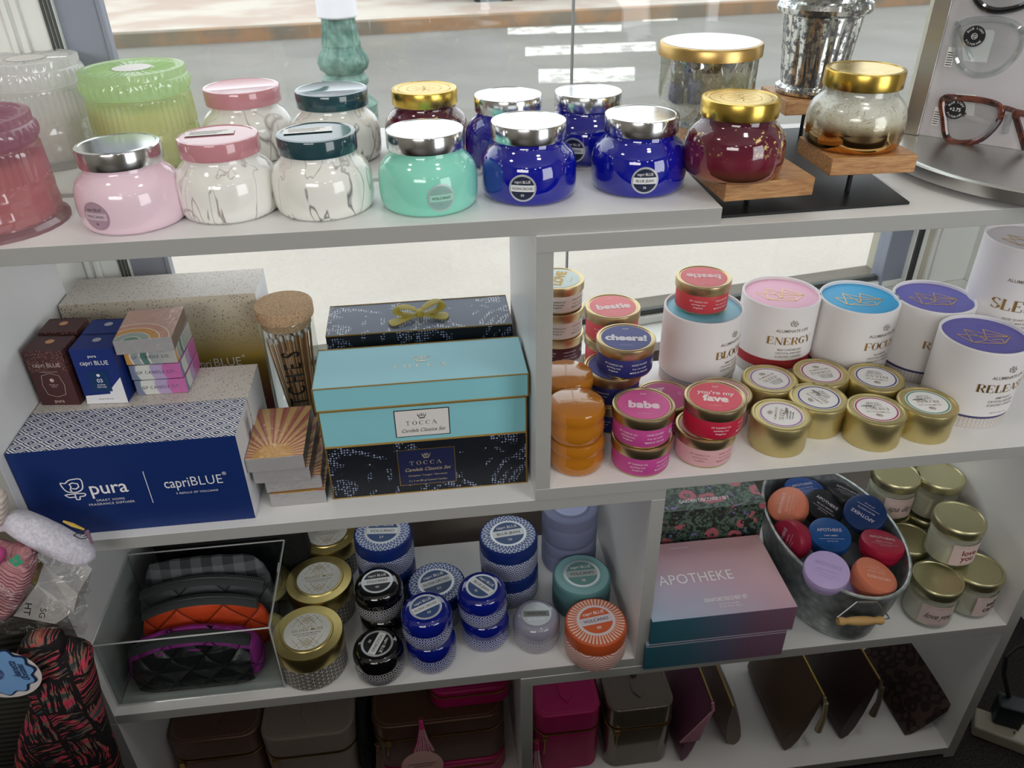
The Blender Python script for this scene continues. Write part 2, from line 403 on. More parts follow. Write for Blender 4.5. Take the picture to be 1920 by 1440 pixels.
# ------------------------------------------------------------------ the room
CARPET = mat('dark_carpet', lambda c: c.mix(c.noise(2.5, 4.).step(.35, .65), '#1b1a1b', '#3f3a3a'), .95, bump=lambda c: c.noise(4., 4.), bd=.5)
PLASTER = mat('beige_plaster', '#c3bfae', .7); SHOPWALL = mat('shop_wall_paint', '#9c968c', .8); CEIL = mat('ceiling_paint', '#dedad2', .8)
TRIM = mat('white_gloss_trim', '#eef0ec', .35)
ALU = mat('grey_blue_aluminium', '#9aa0b0', .4, .4)
struct(MB().box(-260, 260, -420, 38, -6, 0).obj('floor', CARPET, smooth=0))
struct(MB().box(-264, -260, -424, 60, 0, 300).obj('wall_left', SHOPWALL, smooth=0))
struct(MB().box(260, 264, -424, 60, 0, 300).obj('wall_right', SHOPWALL, smooth=0))
struct(MB().box(-260, 260, -424, -420, 0, 300).obj('wall_back', SHOPWALL, smooth=0))
struct(MB().box(-264, 264, -424, 60, 300, 306).obj('ceiling', CEIL, smooth=0))
# window: its plane runs 9 degrees off the shelf; glass between x = -66 and 86
WY0, WS = 48.2, .158
def wy(x): return WY0+WS*x
WA = math.atan(WS)
zs = ML-3.4                                     # sill level
GL, GR = -47., 88.5
def wbox(mb, x0, x1, d0, d1, z0, z1):
    """box along the window plane, d = distance behind the glass plane"""
    b = len(mb.v); mb.box(x0, x1, d0, d1, z0, z1)
    for i in range(b, len(mb.v)):
        x, y, z = mb.v[i]; mb.v[i] = (x-y*math.sin(WA), wy(x)+y*math.cos(WA), z)
    return mb
W = MB(); wbox(W, -200, 200, -7.6, 14, 0, zs-2.02); struct(W.obj('wall_under_window', mat('wall_below_sill', '#7d756a', .8), smooth=0)); W = MB(); wbox(W, -200, -62-5, -2, 14, zs-2, 300); wbox(W, 97, 220, -2, 14, zs-2, 300); wbox(W, -67, 97, -2, 14, 262, 300)
struct(W.obj('wall_front', PLASTER, smooth=0))
s_ = MB(); wbox(s_, -120, 130, -8, .4, zs-2, zs); wbox(s_, -120, 130, -.8, 1.4, zs, zs+1.6)
struct(s_.obj('trim_1', TRIM, bevel=.3))
s_ = MB(); wbox(s_, -66, 96, .1, 1.2, zs+1.6, zs+2.7); struct(s_.obj('trim_2', mat('dark_seal', '#4a4e4c', .6)))
# glass in two panes with a butt joint, aluminium mullions at both ends
GLS = clear('window_glass', '#f6f8f8', .03, .0)
xj = 19.4
for k, (a, b) in enumerate(((GL-2, xj-.12), (xj+.12, GR+2))):
    p = MB(); wbox(p, a, b, .3, .9, zs+2.6, 262); struct(p.obj('window_%d' % (k+1), GLS, smooth=0))
p = MB(); wbox(p, xj-.14, xj+.14, .25, .95, zs+2.6, 262); struct(p.obj('trim_3', mat('grey_joint', '#8e9390', .5), smooth=0))
def jamb(x, sgn, n):
    q = MB(); a = lambda u0, u1, d0, d1, z0=zs, mi=0: wbox(q, *sorted((x+sgn*u0, x+sgn*u1)), d0, d1, z0, 262) and None
    a(0, .7, -1., 2.4); a(.6, 5.6, -.6, 2.)
    struct(q.obj('trim_%d' % n, ALU, bevel=.15, smooth=0))
    q = MB()
    for i in range(3): a(5.7+i*.5, 5.95+i*.5, -2.2, -.4)
    struct(q.obj('trim_%d' % (n+1), mat('dark_groove', '#4c504e', .6), smooth=0))
    q = MB(); a(5.55, 9.6, -1.8, 2.); a(9.5, 10.4, -2.8, 2.); a(10.8, 11.6, -2.8, 2.); a(9.6, 21., -2.2, 2.); a(20.6, 23, -3.6, 2); a(23, 27, -2.6, 2)
    struct(q.obj('trim_%d' % (n+2), TRIM, bevel=.25, smooth=0))
jamb(GL, -1, 4); jamb(GR, 1, 7)
pl = MB(); wbox(pl, GR+24, GR+70, -14, -2, 0, 262); struct(pl.obj('wall_corner', PLASTER, smooth=0))
pl = MB(); wbox(pl, GL-70, GL-24, -9, -2, zs, 262); struct(pl.obj('wall_corner', PLASTER, smooth=0))
bb = MB(); wbox(bb, 113, 160, -15.2, -14.02, 0, 11); struct(bb.obj('baseboard_front', TRIM, bevel=.2))

# ------------------------------------------------------------------ outside: pavement, street, kerbs
GZ = -14.
SA = .12                                       # street direction, rad
ASPH = mat('pale_asphalt', lambda c: c.mix((c.noise(.006, 5., .6)*.7+c.noise(.4, 3.)*.3).step(.35, .7), '#77746f', '#8e8b86'), .9)
PAVE = mat('pavement_concrete', lambda c: c.mix((c.noise(.01, 4.)*.6+c.noise(.6, 3.)*.4).step(.3, .7), '#b0a8a0', '#c2bab2'), .9)
def sbox(name, mt, u0, u1, v0, v1, z0, z1, **k):
    m = MB().box(u0, u1, v0, v1, z0, z1); m.xform(Matrix.Translation((0, 60, 0)) @ Matrix.Rotation(SA, 4, 'Z')); return struct(m.obj(name, mt, smooth=0, **k))
sbox('trim_10', PAVE, -2500, 2500, 12, 330, -30, GZ)
sbox('trim_11', mat('kerb_stone', '#a8a298', .9), -2500, 2500, 330, 346, -30, GZ+.1)
sbox('trim_12', ASPH, -3500, 3500, 346, 1010, -40, GZ-14)
sbox('trim_13', mat('far_kerb', lambda c: c.mix(c.noise(.02, 3.).step(.4, .6), '#7f7568', '#a07f62'), .9), -3500, 3500, 1010, 1030, -40, GZ+2)
sbox('trim_14', mat('far_pavement', lambda c: c.mix(c.noise(.01, 3.).step(.4, .6), '#c9c0b6', '#b9a79b'), .9), -3500, 3500, 1030, 1500, -30, GZ+1)
sbox('wall_far', mat('red_brick_front', lambda c: c.mix(c.noise(.004, 2.).step(.45, .6), '#8f5a50', '#6e4a44'), .9), -3500, 3500, 1500, 1530, -30, 70)
MARK = mat('worn_road_paint', lambda c: c.mix(c.noise(.05, 5., .7).step(.5, .58), '#e3e0d8', '#a9a6a1'), .8)
def mark(px, py0, py1, w):                      # a worn painted bar on the asphalt
    z = GZ-13.9; m = MB()
    p = [at(px[0], py0+w, z), at(px[1], py1+w, z), at(px[1], py1, z), at(px[0], py0, z)]
    m.prism(p, z-.05, z+.05); o = m.obj('road_marking', MARK, smooth=0); return o
for k, (px, a, b, w, lb) in enumerate((((925, 1110), 32, 28, 8, 'farthest worn white bar of the crossing painted on the road'), ((952, 1165), 52, 46, 13, 'second worn white bar of the road crossing, below the farthest bar'),
        ((985, 1230), 88, 78, 17, 'third worn white bar of the road crossing, broken and wide'), ((1010, 1190), 130, 126, 26, 'nearest faint white bar of the crossing behind the blue jars'), ((1205, 1270), 32, 30, 8, 'short worn white road bar right of the glass joint'))):
    tag(mark(px, a, b, w), lb, 'road marking', 'worn crossing bars on the road')

cm_ = MB().box(-150, 170, -166, -72, 0, 84).box(-153, 173, -169, -69, 84, 88)          # unseen block added across the aisle to keep light off the lower shelves
struct(cm_.obj('light_blocker', mat('light_blocker_brown', '#2c231d', .6), smooth=0))
# lamp post base: fluted green iron
GREENIRON = mat('weathered_green_iron', lambda c: c.mix(c.noise(.12, 4.).step(.4, .62), '#4f7168', '#7d9c90'), .55, bump=lambda c: c.noise(.6, 3.), bd=.3)
lz = GZ
pt = CAM + ray(643, 110)*531.; lx, ly = pt.x, pt.y
lp = thing('street_lamp', 'weathered green fluted iron street lamp base with a white wrap, on the pavement', 'street lamp', lx, ly, lz)
lp.scale = (.88, .88, .88)
def flute(n, d): return lambda a, h, r: d*(abs(math.cos(a*n/2))-.6)
k0 = -14*0
prof = [(26, 0), (26, 9), (22, 11), (22, 34), (23, 36), (19, 40), (15, 44), (14.5, 48), (17, 51), (17.6, 55), (14, 59)]
MB().lathe(prof, 48, mod=flute(8, .6)).obj('plinth', GREENIRON, lp)
MB().lathe([(13.6, 59), (17.6, 62), (19.2, 67), (17.6, 72), (14.5, 76), (13.8, 79)], 96, mod=flute(24, .9)).obj('fluted_ring', GREENIRON, lp)
MB().lathe([(14.2, 79), (12.4, 92), (11.2, 108), (10.8, 128), (12, 130), (12, 134), (8.6, 137)], 96, mod=flute(20, 1.)).obj('fluted_shaft', GREENIRON, lp)
MB().lathe([(8.4, 137), (7.6, 330), (7, 420)], 40, mod=flute(12, .4)).obj('pole', GREENIRON, lp)
MB().lathe([(13.6, 98), (14.6, 99), (14.2, 120), (14.6, 150), (14.0, 179)], 40, cap=False, mod=lambda a, h, r: .5*math.sin(a*5+h*.1)).obj('paper_wrap', mat('white_wrap', '#eceaf0', .6), lp)
# parked vehicles on the far side
TYRE = mat('tyre_rubber', '#24282c', .8); HUB = mat('hub_metal', '#7f8a8e', .45, .7)
def wheel(par, x, r=33):
    w = MB(); w.lathe([(r*.62, -9), (r*.95, -10), (r, -7), (r, 7), (r*.95, 10), (r*.62, 9)], 40, cap=False)
    w.xform(Matrix.Translation((x, 0, r)) @ Matrix.Rotation(PI/2, 4, 'X')); o = w.obj('wheel', TYRE, par)
    h = MB(); h.lathe([(r*.62, -7), (r*.6, -6), (r*.3, -5), (.1, -7)], 32, cap=False)
    h.lathe([(r*.62, -7), (r*.62, 8), (.1, 8)], 32, cap=False)
    h.xform(Matrix.Translation((x, 0, r)) @ Matrix.Rotation(PI/2, 4, 'X')); h.obj('hub', HUB, o)
zr = GZ-14
ax, ay = at(926, 22, zr); bx, by = at(1045, 17, zr)
tr = thing('trailer', 'dark tandem wheels of a trailer parked along the far kerb', 'trailer', (ax+bx)/2, (ay+by)/2, zr, math.atan2(by-ay, bx-ax))
dd = math.hypot(bx-ax, by-ay)/2
wheel(tr, -dd, 34); wheel(tr, dd, 38)
MB().box(-170, 120, -4, 130, 78, 88).box(-165, 115, 0, 126, 88, 200).obj('body', mat('trailer_grey', '#6b6e70', .5), tr, bevel=2)
MB().box(-120, 30, 60, 94, 60, 78).obj('frame', BLACKMETAL, tr)
cx, cy = at(1222, 12, zr)
car = thing('car', 'pale blue car parked right of the trailer, only its low sill showing', 'car', cx+175, cy+14, zr, SA)
body = [(-160, 20), (-166, 45), (-158, 78), (-90, 92), (-55, 132), (60, 134), (110, 95), (170, 84), (176, 40), (172, 20)]
m = MB(); m.prism(body, -80, 80); m.xform(Matrix.Rotation(PI/2, 4, 'X') @ Matrix.Translation((0, 0, -80))); m.obj('body', mat('pale_blue_paint', '#a9bcc2', .25, 0, 1.), car, bevel=4)
for x in (-100, 110): wheel(car, x, 31)

# ------------------------------------------------------------------ light
w = bpy.data.worlds.new('overcast'); scene.world = w; w.use_nodes = True; nt = w.node_tree; bg = nt.nodes['Background']
tc = nt.nodes.new('ShaderNodeTexCoord'); sp = nt.nodes.new('ShaderNodeSeparateXYZ'); nt.links.new(tc.outputs['Generated'], sp.inputs[0])
rp = nt.nodes.new('ShaderNodeValToRGB'); nt.links.new(sp.outputs[2], rp.inputs[0]); e = rp.color_ramp.elements
e[0].position = 0.; e[0].color = (.75, .78, .82, 1); e[1].position = .9; e[1].color = (1.25/1.3, 1., 1., 1)
nt.links.new(rp.outputs[0], bg.inputs[0]); bg.inputs[1].default_value = 1.9
def area(name, x, y, z, sx, sy, power, col=(1, 1, 1), rot=(0, 0, 0), portal=False, spread=None):
    l = bpy.data.lights.new(name, 'AREA'); l.shape = 'RECTANGLE'; l.size = sx*S; l.size_y = sy*S; l.energy = power; l.color = col
    o = bpy.data.objects.new(name, l); COL.objects.link(o); o.location = (x*S, y*S, z*S); o.rotation_euler = rot
    if portal: l.cycles.is_portal = True
    if spread: l.spread = spread
    return o
area('window_portal', 15, wy(15)+4, (zs+262)/2, 166, 262-zs, 1, rot=(-PI/2, 0, WA), portal=True)
for i, (x, y) in enumerate(((-120, -40), (60, -60), (-60, -275), (120, -285), (-150, -340), (60, -350))):
    area('ceiling_lamp', x, y, 292, 22, 22, 2.6, (1., .97, .92))
area('door_daylight', 190, -235, 150, 130, 190, 31, (.95, .98, 1.), rot=(PI/2, 0, .75))
area('shop_light', -120, -300, 230, 160, 60, 23, (1., .97, .93), rot=(PI/2-.35, 0, -.35))
# ------------------------------------------------------------------ camera
cd = bpy.data.cameras.new('camera'); cam = bpy.data.objects.new('camera', cd); COL.objects.link(cam); scene.camera = cam
R = Matrix((CR, CU, -CF)).transposed(); cam.matrix_world = Matrix.Translation(CAM*S) @ R.to_4x4()
cd.sensor_width = 36; cd.lens = FPX/1920*36; cd.clip_start = .05; cd.clip_end = 200
cd.dof.use_dof = True; cd.dof.focus_distance = 1.06; cd.dof.aperture_fstop = 10.
vs = scene.view_settings; vs.view_transform = 'Standard'; vs.look = 'None'; vs.gamma = 1; vs.exposure = .3
# ================================================================== things on the shelves
SEG = 72
def atc(px, py, z): return at(px, py, z)
# ---- signature candle jars (wide belly, straight lid)
JP = [(4.75, 0), (5.1, .1), (5.4, .42), (5.56, 1.0), (5.62, 1.8), (5.62, 2.8), (5.56, 3.7), (5.38, 4.4), (5.05, 4.98), (4.6, 5.45), (4.22, 5.8), (4.05, 6.15), (4.0, 6.5), (3.98, 7.1)]
LP = [(4.1, 6.55), (4.3, 6.55), (4.32, 6.65), (4.32, 8.22), (4.24, 8.38), (3.9, 8.43), (3.8, 8.36), (.01, 8.36)]
def glossy(name, col, **k): return mat(name, col, k.pop('rough', .12), coat=.6, **k)
NAVY = mat('navy_label', '#1d2540', .4); SILV = mat('silver_label', '#c9ccd0', .35, .5)
def round_label(par, prof, z0, ang, r, ring, disc, band, lines, ink, bink, flat=None, rot=0.):
    """round badge: ring, disc, middle band and printed words"""
    mp = flat or m_lathe(prof, z0, ang, .035); M = (lambda e: (m_lathe(prof, z0, ang, .035+e) if not flat else (lambda a, b: tuple(Vector(flat(a, b))+Vector((0, 0, e))))))
    if rot:
        M0 = M; M = lambda e: m_rot(M0(e), rot)
    o = d_disc(MB(), M(0), r, 36).obj('label', ring, par, smooth=30)
    b = MB(); d_disc(b, M(.02), r*.86, 32); b.obj('print_field', disc, o)
    b = MB(); d_rect(b, M(.035), -r*.85, r*.85, -r*.24, r*.24, 8, 2); b.obj('band', band, o)
    b = MB(); d_text(b, M(.055), lines[0], r*.2, 0, r*.48, .004, maxw=r*1.15)
    if lines[2]: d_text(b, M(.055), lines[2], r*.17, 0, -r*.5, .002)
    b.obj('lettering', ink, o, smooth=0)
    b = MB(); d_text(b, M(.055), lines[1], r*.19, 0, 0, .004, maxw=r*1.5); b.obj('lettering', bink, o, smooth=0)
    return o
def sticker(par, z, a, b, w, h, ang):
    m = m_top(a, b, z, ang); o = d_rect(MB(), m, -w/2, w/2, -h/2, h/2, 3, 1).obj('price_sticker', PAPER, par, smooth=0)
    q = MB(); m2 = m_top(a, b, z+.02, ang)
    for i in range(3): d_rect(q, m2, -w*.4, w*(.35-.1*i), h*(.28-.25*i), h*(.34-.25*i))
    q.obj('print', GREYINK, o, smooth=0)
def jar(label, cat, pos, z, body, lid, group='belly jar candles along the top', ang=0., lab=None, stick=None, emb=False, s=1., lidprof=LP):
    e = thing('candle_jar', label, cat, pos[0], pos[1], z, 0, group)
    MB().lathe([(r*s, h*s) for r, h in JP], SEG).obj('jar', body, e)
    o = MB().lathe([(r*s, h*s) for r, h in lidprof], SEG).obj('lid', lid, e)
    if emb:
        q = MB(); d_disc(q, m_top(0, 0, 8.42), 3.5, 40, 1, r0=3.38); d_disc(q, m_top(0, 0, 8.42), 2.3, 40, 1, r0=2.22)
        for i in range(9):
            a = i*.7; d_line(q, m_top(0, 0, 8.43), [(math.cos(a)*.5*j*math.cos(j), math.sin(a)*.5*j) for j in (1, 1.6, 2.4, 3.2)], .12)
        q.obj('embossing', lid, o)
    if lab: round_label(e, [(r*s, h*s) for r, h in JP], 2.3, ang, 1.55, *lab)
    if stick: sticker(e, 8.47, *stick)
    return e
PINKG = glossy('pale_pink_glaze', '#f0d3e0'); MINTG = glossy('mint_glaze', '#8fe0ca'); BLUEG = mat('cobalt_glass', '#0b1496', .07, coat=1., spec=.6)
def veins(col):
    def f(c):
        o = c.rnd()*40.
        n = c.noise(1., 3., .5, vec=c.vec(c.x*.085+o, c.y*.085, c.z*.05), dist=.5); v1 = (1.-((n-.5).abs()*110.)).clamp()
        st = c.noise(1., 3., .5, vec=c.vec(c.x*.3+o, c.y*.3, c.z*.055+4.), dist=.35); v2 = (1.-((st-.45).abs()*70.)).clamp()
        sm = c.noise(1., 2., .5, vec=c.vec(c.x*.28, c.y*.28+o, c.z*.05), dist=.6).step(.52, .75)*.25
        d = c.noise(.05, 2.).step(.42, .6)
        return c.mix((v1.max(v2)*(.25+d*.65)).max(sm), '#efeee8', col)
    return f
MARBP = glossy('marble_ceramic_mauve_veins', veins('#8a7478')); MARBT = glossy('marble_ceramic_dark_veins', veins('#4c5557'))
PLID = glossy('dusty_rose_lid', '#c88a92'); TLID = glossy('dark_teal_lid', '#27474f')
def gold_speck(c):
    n = c.noise(1.7, 4., .7); m = c.noise(.16, 2.).step(.42, .56); hz = c.z.step(2.6, 4.5)
    s = (n-(.68-m*.13)).gt(0.)*hz
    base = c.ramp(c.z*.16, [(0., '#b98a55'), (.1, '#a2604c'), (.3, '#7a2838'), (.6, '#611b30'), (1., '#4f1429')])
    return c.mix(s, base, '#e9d08a')
MAROON = mat('maroon_gold_speckle_glass', gold_speck, .1, metal=lambda c: (1.-c.z.step(.4, 2.6))*.9, coat=.8)
def icegold(c):
    crack = ((c.noise(.35, 3., .6, dist=2.)-.5).abs()).lt(.012)*c.z.step(2.4, 3.4)
    base = c.ramp(c.z*.16, [(0., '#e0a848'), (.22, '#dcb070'), (.42, '#c4b088'), (.58, '#c4c1aa'), (.8, '#cfd0c4'), (1., '#b8bab0')])
    return c.mix(crack*.6, base, '#8d7a5a')
ICEGOLD = mat('frosted_to_gold_glass', icegold, lambda c: .1+c.z.step(2., 4.)*.12, metal=lambda c: 1.-c.z.step(2.3, 3.6)*.92, coat=.7, bump=lambda c: c.noise(.5, 3.)*c.z.step(2.2, 3.5), bd=.12)
def L(z, px, py, h=8.4): return at(px, py, z+h)
zf = T
lab_pk = (mat('rose_ring', '#b493a8', .4), mat('rose_field', '#b596a6', .4), mat('rose_band', '#d5bccb', .4), ('capri BLUE', 'VOLCANO', '26'), GREYINK, GREYINK)
jar('pale pink belly jar candle with silver lid and round grey label', 'candle', L(zf, 219, 268), zf, PINKG, CHROME, ang=-.42, lab=lab_pk)
jar('white marbled jar with dusty rose lid in front row beside the pink jar', 'candle', L(zf, 407, 252), zf, MARBP, PLID, stick=(-.9, .6, 5.2, 1.9, .1))
jar('white marbled jar with dark teal lid in front row, left of mint jar', 'candle', L(zf, 592, 247), zf, MARBT, TLID, stick=(-.9, .6, 5.2, 2., .1))
lab_mt = (mat('pale_mint_ring', '#b9cfca', .4, .3), mat('mint_field', '#8fb6ae', .4), mat('mint_band', '#a6dccb', .4), ('capri BLUE', 'VOLCANO', '26'), mat('pale_print', '#9cc2ba', .5), INK)
jar('mint green belly jar candle with silver lid and round pale label', 'candle', L(zf, 796, 240), zf, MINTG, CHROME, ang=.22, lab=lab_mt)
def lab_bl(w, n): return (SILV, NAVY, mat('label_white', '#dfe2e4', .4), ('capri BLUE', w, n), WINK, INK)
jar('cobalt blue jar candle in the front row, right beside the mint jar', 'candle', L(zf, 991, 224), zf, BLUEG, CHROME, ang=-.26, lab=lab_bl('ALOHA ORCHID', '03'))
jar('cobalt blue jar candle at right end of front row, beside the wooden blocks', 'candle', L(zf, 1204, 212), zf, BLUEG, CHROME, ang=-.12, lab=lab_bl('BLUE JEAN', '26'))
zb = T
gb = 'belly jar candles along the top'
jar('white marbled jar with dusty rose lid in back row beside the green jar', 'candle', L(zb, 453, 168), zb, MARBP, PLID, stick=(-.4, .6, 3.2, 1.6, .35), s=1.06, lidprof=[(r*1.07, h) for r, h in LP])
jar('white marbled jar with dark teal lid in back row before the lamp post', 'candle', L(zb, 621, 171), zb, MARBT, TLID, stick=(-.6, .5, 2.8, 1.6, -.1), s=1.04, lidprof=[(r*1.04, h) for r, h in LP])
jar('maroon gold-speckled jar with gold lid behind the mint jar', 'candle', L(zb, 795, 164), zb, MAROON, GOLD, emb=True)
jar('cobalt blue jar with silver lid in back row, beside the maroon gold-lidded jar', 'candle', (L(zb, 958, 187)[0], 21.5), zb, BLUEG, CHROME)
jar('cobalt blue jar with silver lid in back row, nearest the wooden blocks', 'candle', (L(zb, 1117, 180)[0]-.3, 21.5), zb, BLUEG, CHROME, ang=-.5, lab=lab_bl('BLUE JEAN', '26'))

# ---- pressed glass jars
def star(a, h, r):
    if 1.2 < h < 5.9:
        u = a*9/PI; v = (h-1.2)/2.35
        fu = abs((u % 1)-.5)*2; fv = abs((v % 1)-.5)*2
        return .34*(1-max(fu, fv))+.24*abs(fu-fv)-.16
    if 6.3 < h < 10.2: return .13*math.cos(a*54)
    if h > 11.0 and h < 13.: u = a*20/PI; return .3*abs((u % 1)-.5)*2*math.sin((h-11.)/2*PI)
    if h > 13.4: return .07*math.cos(a*45)
    return .1*abs(((a*14/PI) % 1)-.5)
def fr(name, col, tint, k):
    return clear(name, tint, .1, .12, haze=k, hazecol=col)
def pressed(label, pos, z, R, H, gm, lm, wm, wh):
    e = thing('pressed_glass_jar', label, 'candle', pos[0], pos[1], z, 0, 'pressed glass candle jars at the left end')
    k = H/14.3; r = R
    hs = [0, .5, 1.0, 1.2]+[1.3+i*.23 for i in range(20)]+[5.95, 6.15, 6.35, 6.5]+[7+i*.5 for i in range(6)]+[10.1, 10.3, 10.7]
    pr = [(r*1.08 if h < 1. else r*(1.0-(h*.004)), h*k) for h in hs]
    m = lambda a, h, rr: star(a, h/k, rr)
    MB().lathe(pr, 216, mod=m).obj('jar', gm, e, smooth=28)
    hs = [10.75, 10.9, 11.1, 11.4, 11.7, 12, 12.3, 12.6, 12.9, 13.1, 13.3, 13.5, 14.1, 14.2]
    o = MB().lathe([(r*(.985 if 11 < h < 13 else .96), h*k) for h in hs]+[(r*.88, 14.3*k), (r*.84, 14.1*k), (.01, 14.0*k)], 216, mod=lambda a, h, rr: m(a, h, rr) if rr > r*.9 else 0).obj('lid', lm, e, smooth=28)
    q = MB(); mt = m_top(0, 0, 14.12*k)
    for i in range(32):
        a = 2*PI*i/32; q.tube([(math.cos(a)*r*.42, math.sin(a)*r*.42, 14.05*k), (math.cos(a)*r*.8, math.sin(a)*r*.8, 14.06*k)], .1, 5)
    q.obj('ray_pattern', lm, o)
    d_disc(MB(), mt, r*.36, 36).obj('paper_seal', PAPER, o)
    if wm: MB().lathe([(r*.9, .9*k), (r*.92, 1.4*k), (r*.92, wh-.3), (r*.86, wh), (.01, wh-.1)], 48).obj('wax', wm, e)
    return e
pressed('clear pressed glass jar candle with star facets, back left corner', at(46, 106, T+13.), T, 6.35, 13., fr('clear_pressed_glass', '#ffffff', '#fbfcfc', .86), fr('clear_pressed_lid', '#ffffff', '#fbfcfc', .9), mat('white_wax', '#e9e2dc', .5, sss=.2), 7.)
pressed('lime green pressed glass jar candle with scalloped lid', at(246, 124, T+12.2), T, 6.5, 12.2, fr('lime_pressed_glass', '#eef8d4', '#f9fcf0', .62), fr('lime_pressed_lid', '#dff6c8', '#f7fcf0', .78), mat('cream_wax', '#e9e2a0', .5, sss=.2), 7.8)
pressed('rose pink pressed glass jar candle at the front left end', (at(132, 408, T)[0]-7.4, at(132, 408, T)[1]-.6), T, 6.8, 11.6, fr('rose_pressed_glass', '#d8a8b4', '#f4e2e6', .62), fr('rose_pressed_lid', '#cc98ae', '#f2dce2', .72), mat('coral_wax', '#e8a894', .5, sss=.2), 7.2)

# ---- riser with four wooden blocks, right of the cobalt jars
WOOD = mat('cherry_wood', lambda c: c.mix((c.noise(1., 4., .6, vec=c.vec(c.x*.35, c.y*2.5, c.z*3.2), dist=.6)).step(.35, .68), '#9a6a40', '#c99a66'), .45)
ri = thing('display_riser', 'black metal riser with four floating wooden blocks on the top shelf', 'stand', 39.5, 10, T1)
ox, oy = 39.5, 10
MB().prism([(27.2-ox, 1.75-oy), (51.1-ox, 2.7-oy), (53.5-ox, 36-oy), (29.4-ox, 35-oy)], 0, .35).obj('base_plate', BLACKMETAL, ri, bevel=.05)
def block(cx, cy, w, d, zt, rz, post):
    m = MB().box(-w/2, w/2, -d/2, d/2, zt-2.1, zt); m.xform(Matrix.Translation((cx-ox, cy-oy, 0)) @ Matrix.Rotation(rz, 4, 'Z'))
    o = m.obj('wooden_block', WOOD, ri, bevel=.12)
    MB().lathe([(.3, .36), (.3, zt-2.12)], 12, cx=post[0]-ox, cy=post[1]-oy).obj('post', BLACKMETAL, ri)
W1 = (32.6, 6.4, 10.8, 9.6, 4.25, .06); W2 = (47.4, 10.6, 10.6, 9.8, 5.0, -.02); W4 = (34.4, 26.8, 10.4, 9.6, 5., .1); W3 = (51.2, 33.6, 10.4, 9.6, 6.2, .0)
for b_, po in ((W1, (32.2, 5.9)), (W2, (45.6, 7.4)), (W4, (31., 15.)), (W3, (46.5, 15.2+0))): pass
for b_, po in ((W1, (32.2, 5.9)), (W2, (45.6, 7.4)), (W4, (34., 25.)), (W3, (50., 31.))): block(*b_[:6], po)
jar('maroon gold-speckled jar with gold lid on the front left wooden block', 'candle', at(1390, 181, T1+4.27+8.4), T1+4.27, MAROON, GOLD, emb=True)
jar('frosted jar fading to mirrored gold on the front right wooden block', 'candle', at(1623, 131, T1+5.02+8.65), T1+5.02, ICEGOLD, GOLD, emb=True, s=1.03, lidprof=[(r*1.03, h*1.03) for r, h in LP])
MERC = mat('mercury_glass', lambda c: c.mix(c.noise(1.1, 4., .7).step(.5, .56), '#d9dcd8', '#7b7c80'), lambda c: c.noise(1.1, 4., .7).step(.5, .56)*.3+.08, .95, coat=.4)
cz = T1+5.02
cyl = thing('candle_tumbler', 'speckled mercury glass tumbler candle with flat gold-rimmed lid on a wooden block', 'candle', *at(1334, 77, cz+10.4), cz)
MB().lathe([(3.6, 0), (3.9, .2), (3.9, .9), (4.2, 1.3), (5.9, 3.2), (6.2, 4.0), (6.25, 9.2)], SEG).obj('tumbler', clear('silvered_speckled_glass', '#dfe3d8', .35, .06, hazecol='#cfd0bb', frost=lambda c: c.noise(.9, 5., .75).step(.47, .53)*.75), cyl)
MB().lathe([(5.7, 3.4), (5.95, 4.1), (6.0, 7.6), (.01, 7.6)], 48).obj('wax', mat('ivory_wax', '#d6d2bd', .5, sss=.2), cyl)
lo = MB().lathe([(6.4, 8.9), (6.6, 8.9), (6.6, 10.1), (6.45, 10.35), (6.25, 10.4), (.01, 10.35)], SEG, ).obj('lid', BRASS, cyl)
d_disc(MB(), m_top(0, 0, 10.43), 6.15, 48, 1).obj('mirror_top', CHROME, lo)
vz = T1+6.22
va = thing('silver_vase', 'tall fluted mercury glass vase with a ringed waist on the rear wooden block', 'vase', *at(1518, 172, vz), vz)
fl = lambda a, h, r: (.22*abs(math.cos(a*8))-.12) if 1.6 < h < 9.9 or h > 13.4 else 0
MB().lathe([(4.1, 0), (4.8, .15), (5.05, .6), (5.0, 1.0), (4.35, 1.4), (4.4, 2.2), (4.7, 5), (5.05, 8), (5.4, 10.1), (5.5, 10.6), (6.3, 11.), (6.5, 11.6), (6.3, 12.2), (5.7, 12.5), (5.65, 13), (5.9, 15), (6.4, 20), (6.9, 24), (7.1, 26), (6.9, 26), (6.4, 22), (5.6, 14), (.01, 12.)], 128, mod=fl).obj('body', MERC, va)
# ---- spectacles display
dz0 = T1; P0 = Vector((*at(1722, 253, T1+2.6), T1+2.6)); P1 = Vector((*at(1925, 284, T1+2.6), T1+2.6))
uu = (P1-P0); uu.z = 0; uu.normalize(); nn = Vector((uu.y, -uu.x, 0))
dcen = P0+uu*15+(-nn)*3.5
ds = thing('glasses_display', 'grey spectacles display board on a round brushed steel turntable', 'display stand', dcen.x, dcen.y, dz0)
MB().lathe([(17.2, 0), (17.2, .4), (16.2, .7)], 96).obj('turntable_foot', BLACKMETAL, ds)
MB().lathe([(19.8, .8), (20.3, .95), (20.3, 2.3), (20., 2.55), (19.6, 2.6), (.01, 2.6)], 120).obj('turntable', STEEL, ds)
def lw(p): return Vector(p)-Vector((dcen.x, dcen.y, dz0))
def slab(a0, a1, d0, d1, z0, z1):
    m = MB(); b = [P0+uu*a0+nn*d0, P0+uu*a1+nn*d0, P0+uu*a1+nn*d1, P0+uu*a0+nn*d1]; b = [lw(p) for p in b]; m.prism([(p.x, p.y) for p in b][::-1], z0, z1); return m
slab(0, 27, -1.2, -.2, 2.62, 62).obj('panel', mat('grey_panel', '#c9c6ca', .5), ds)
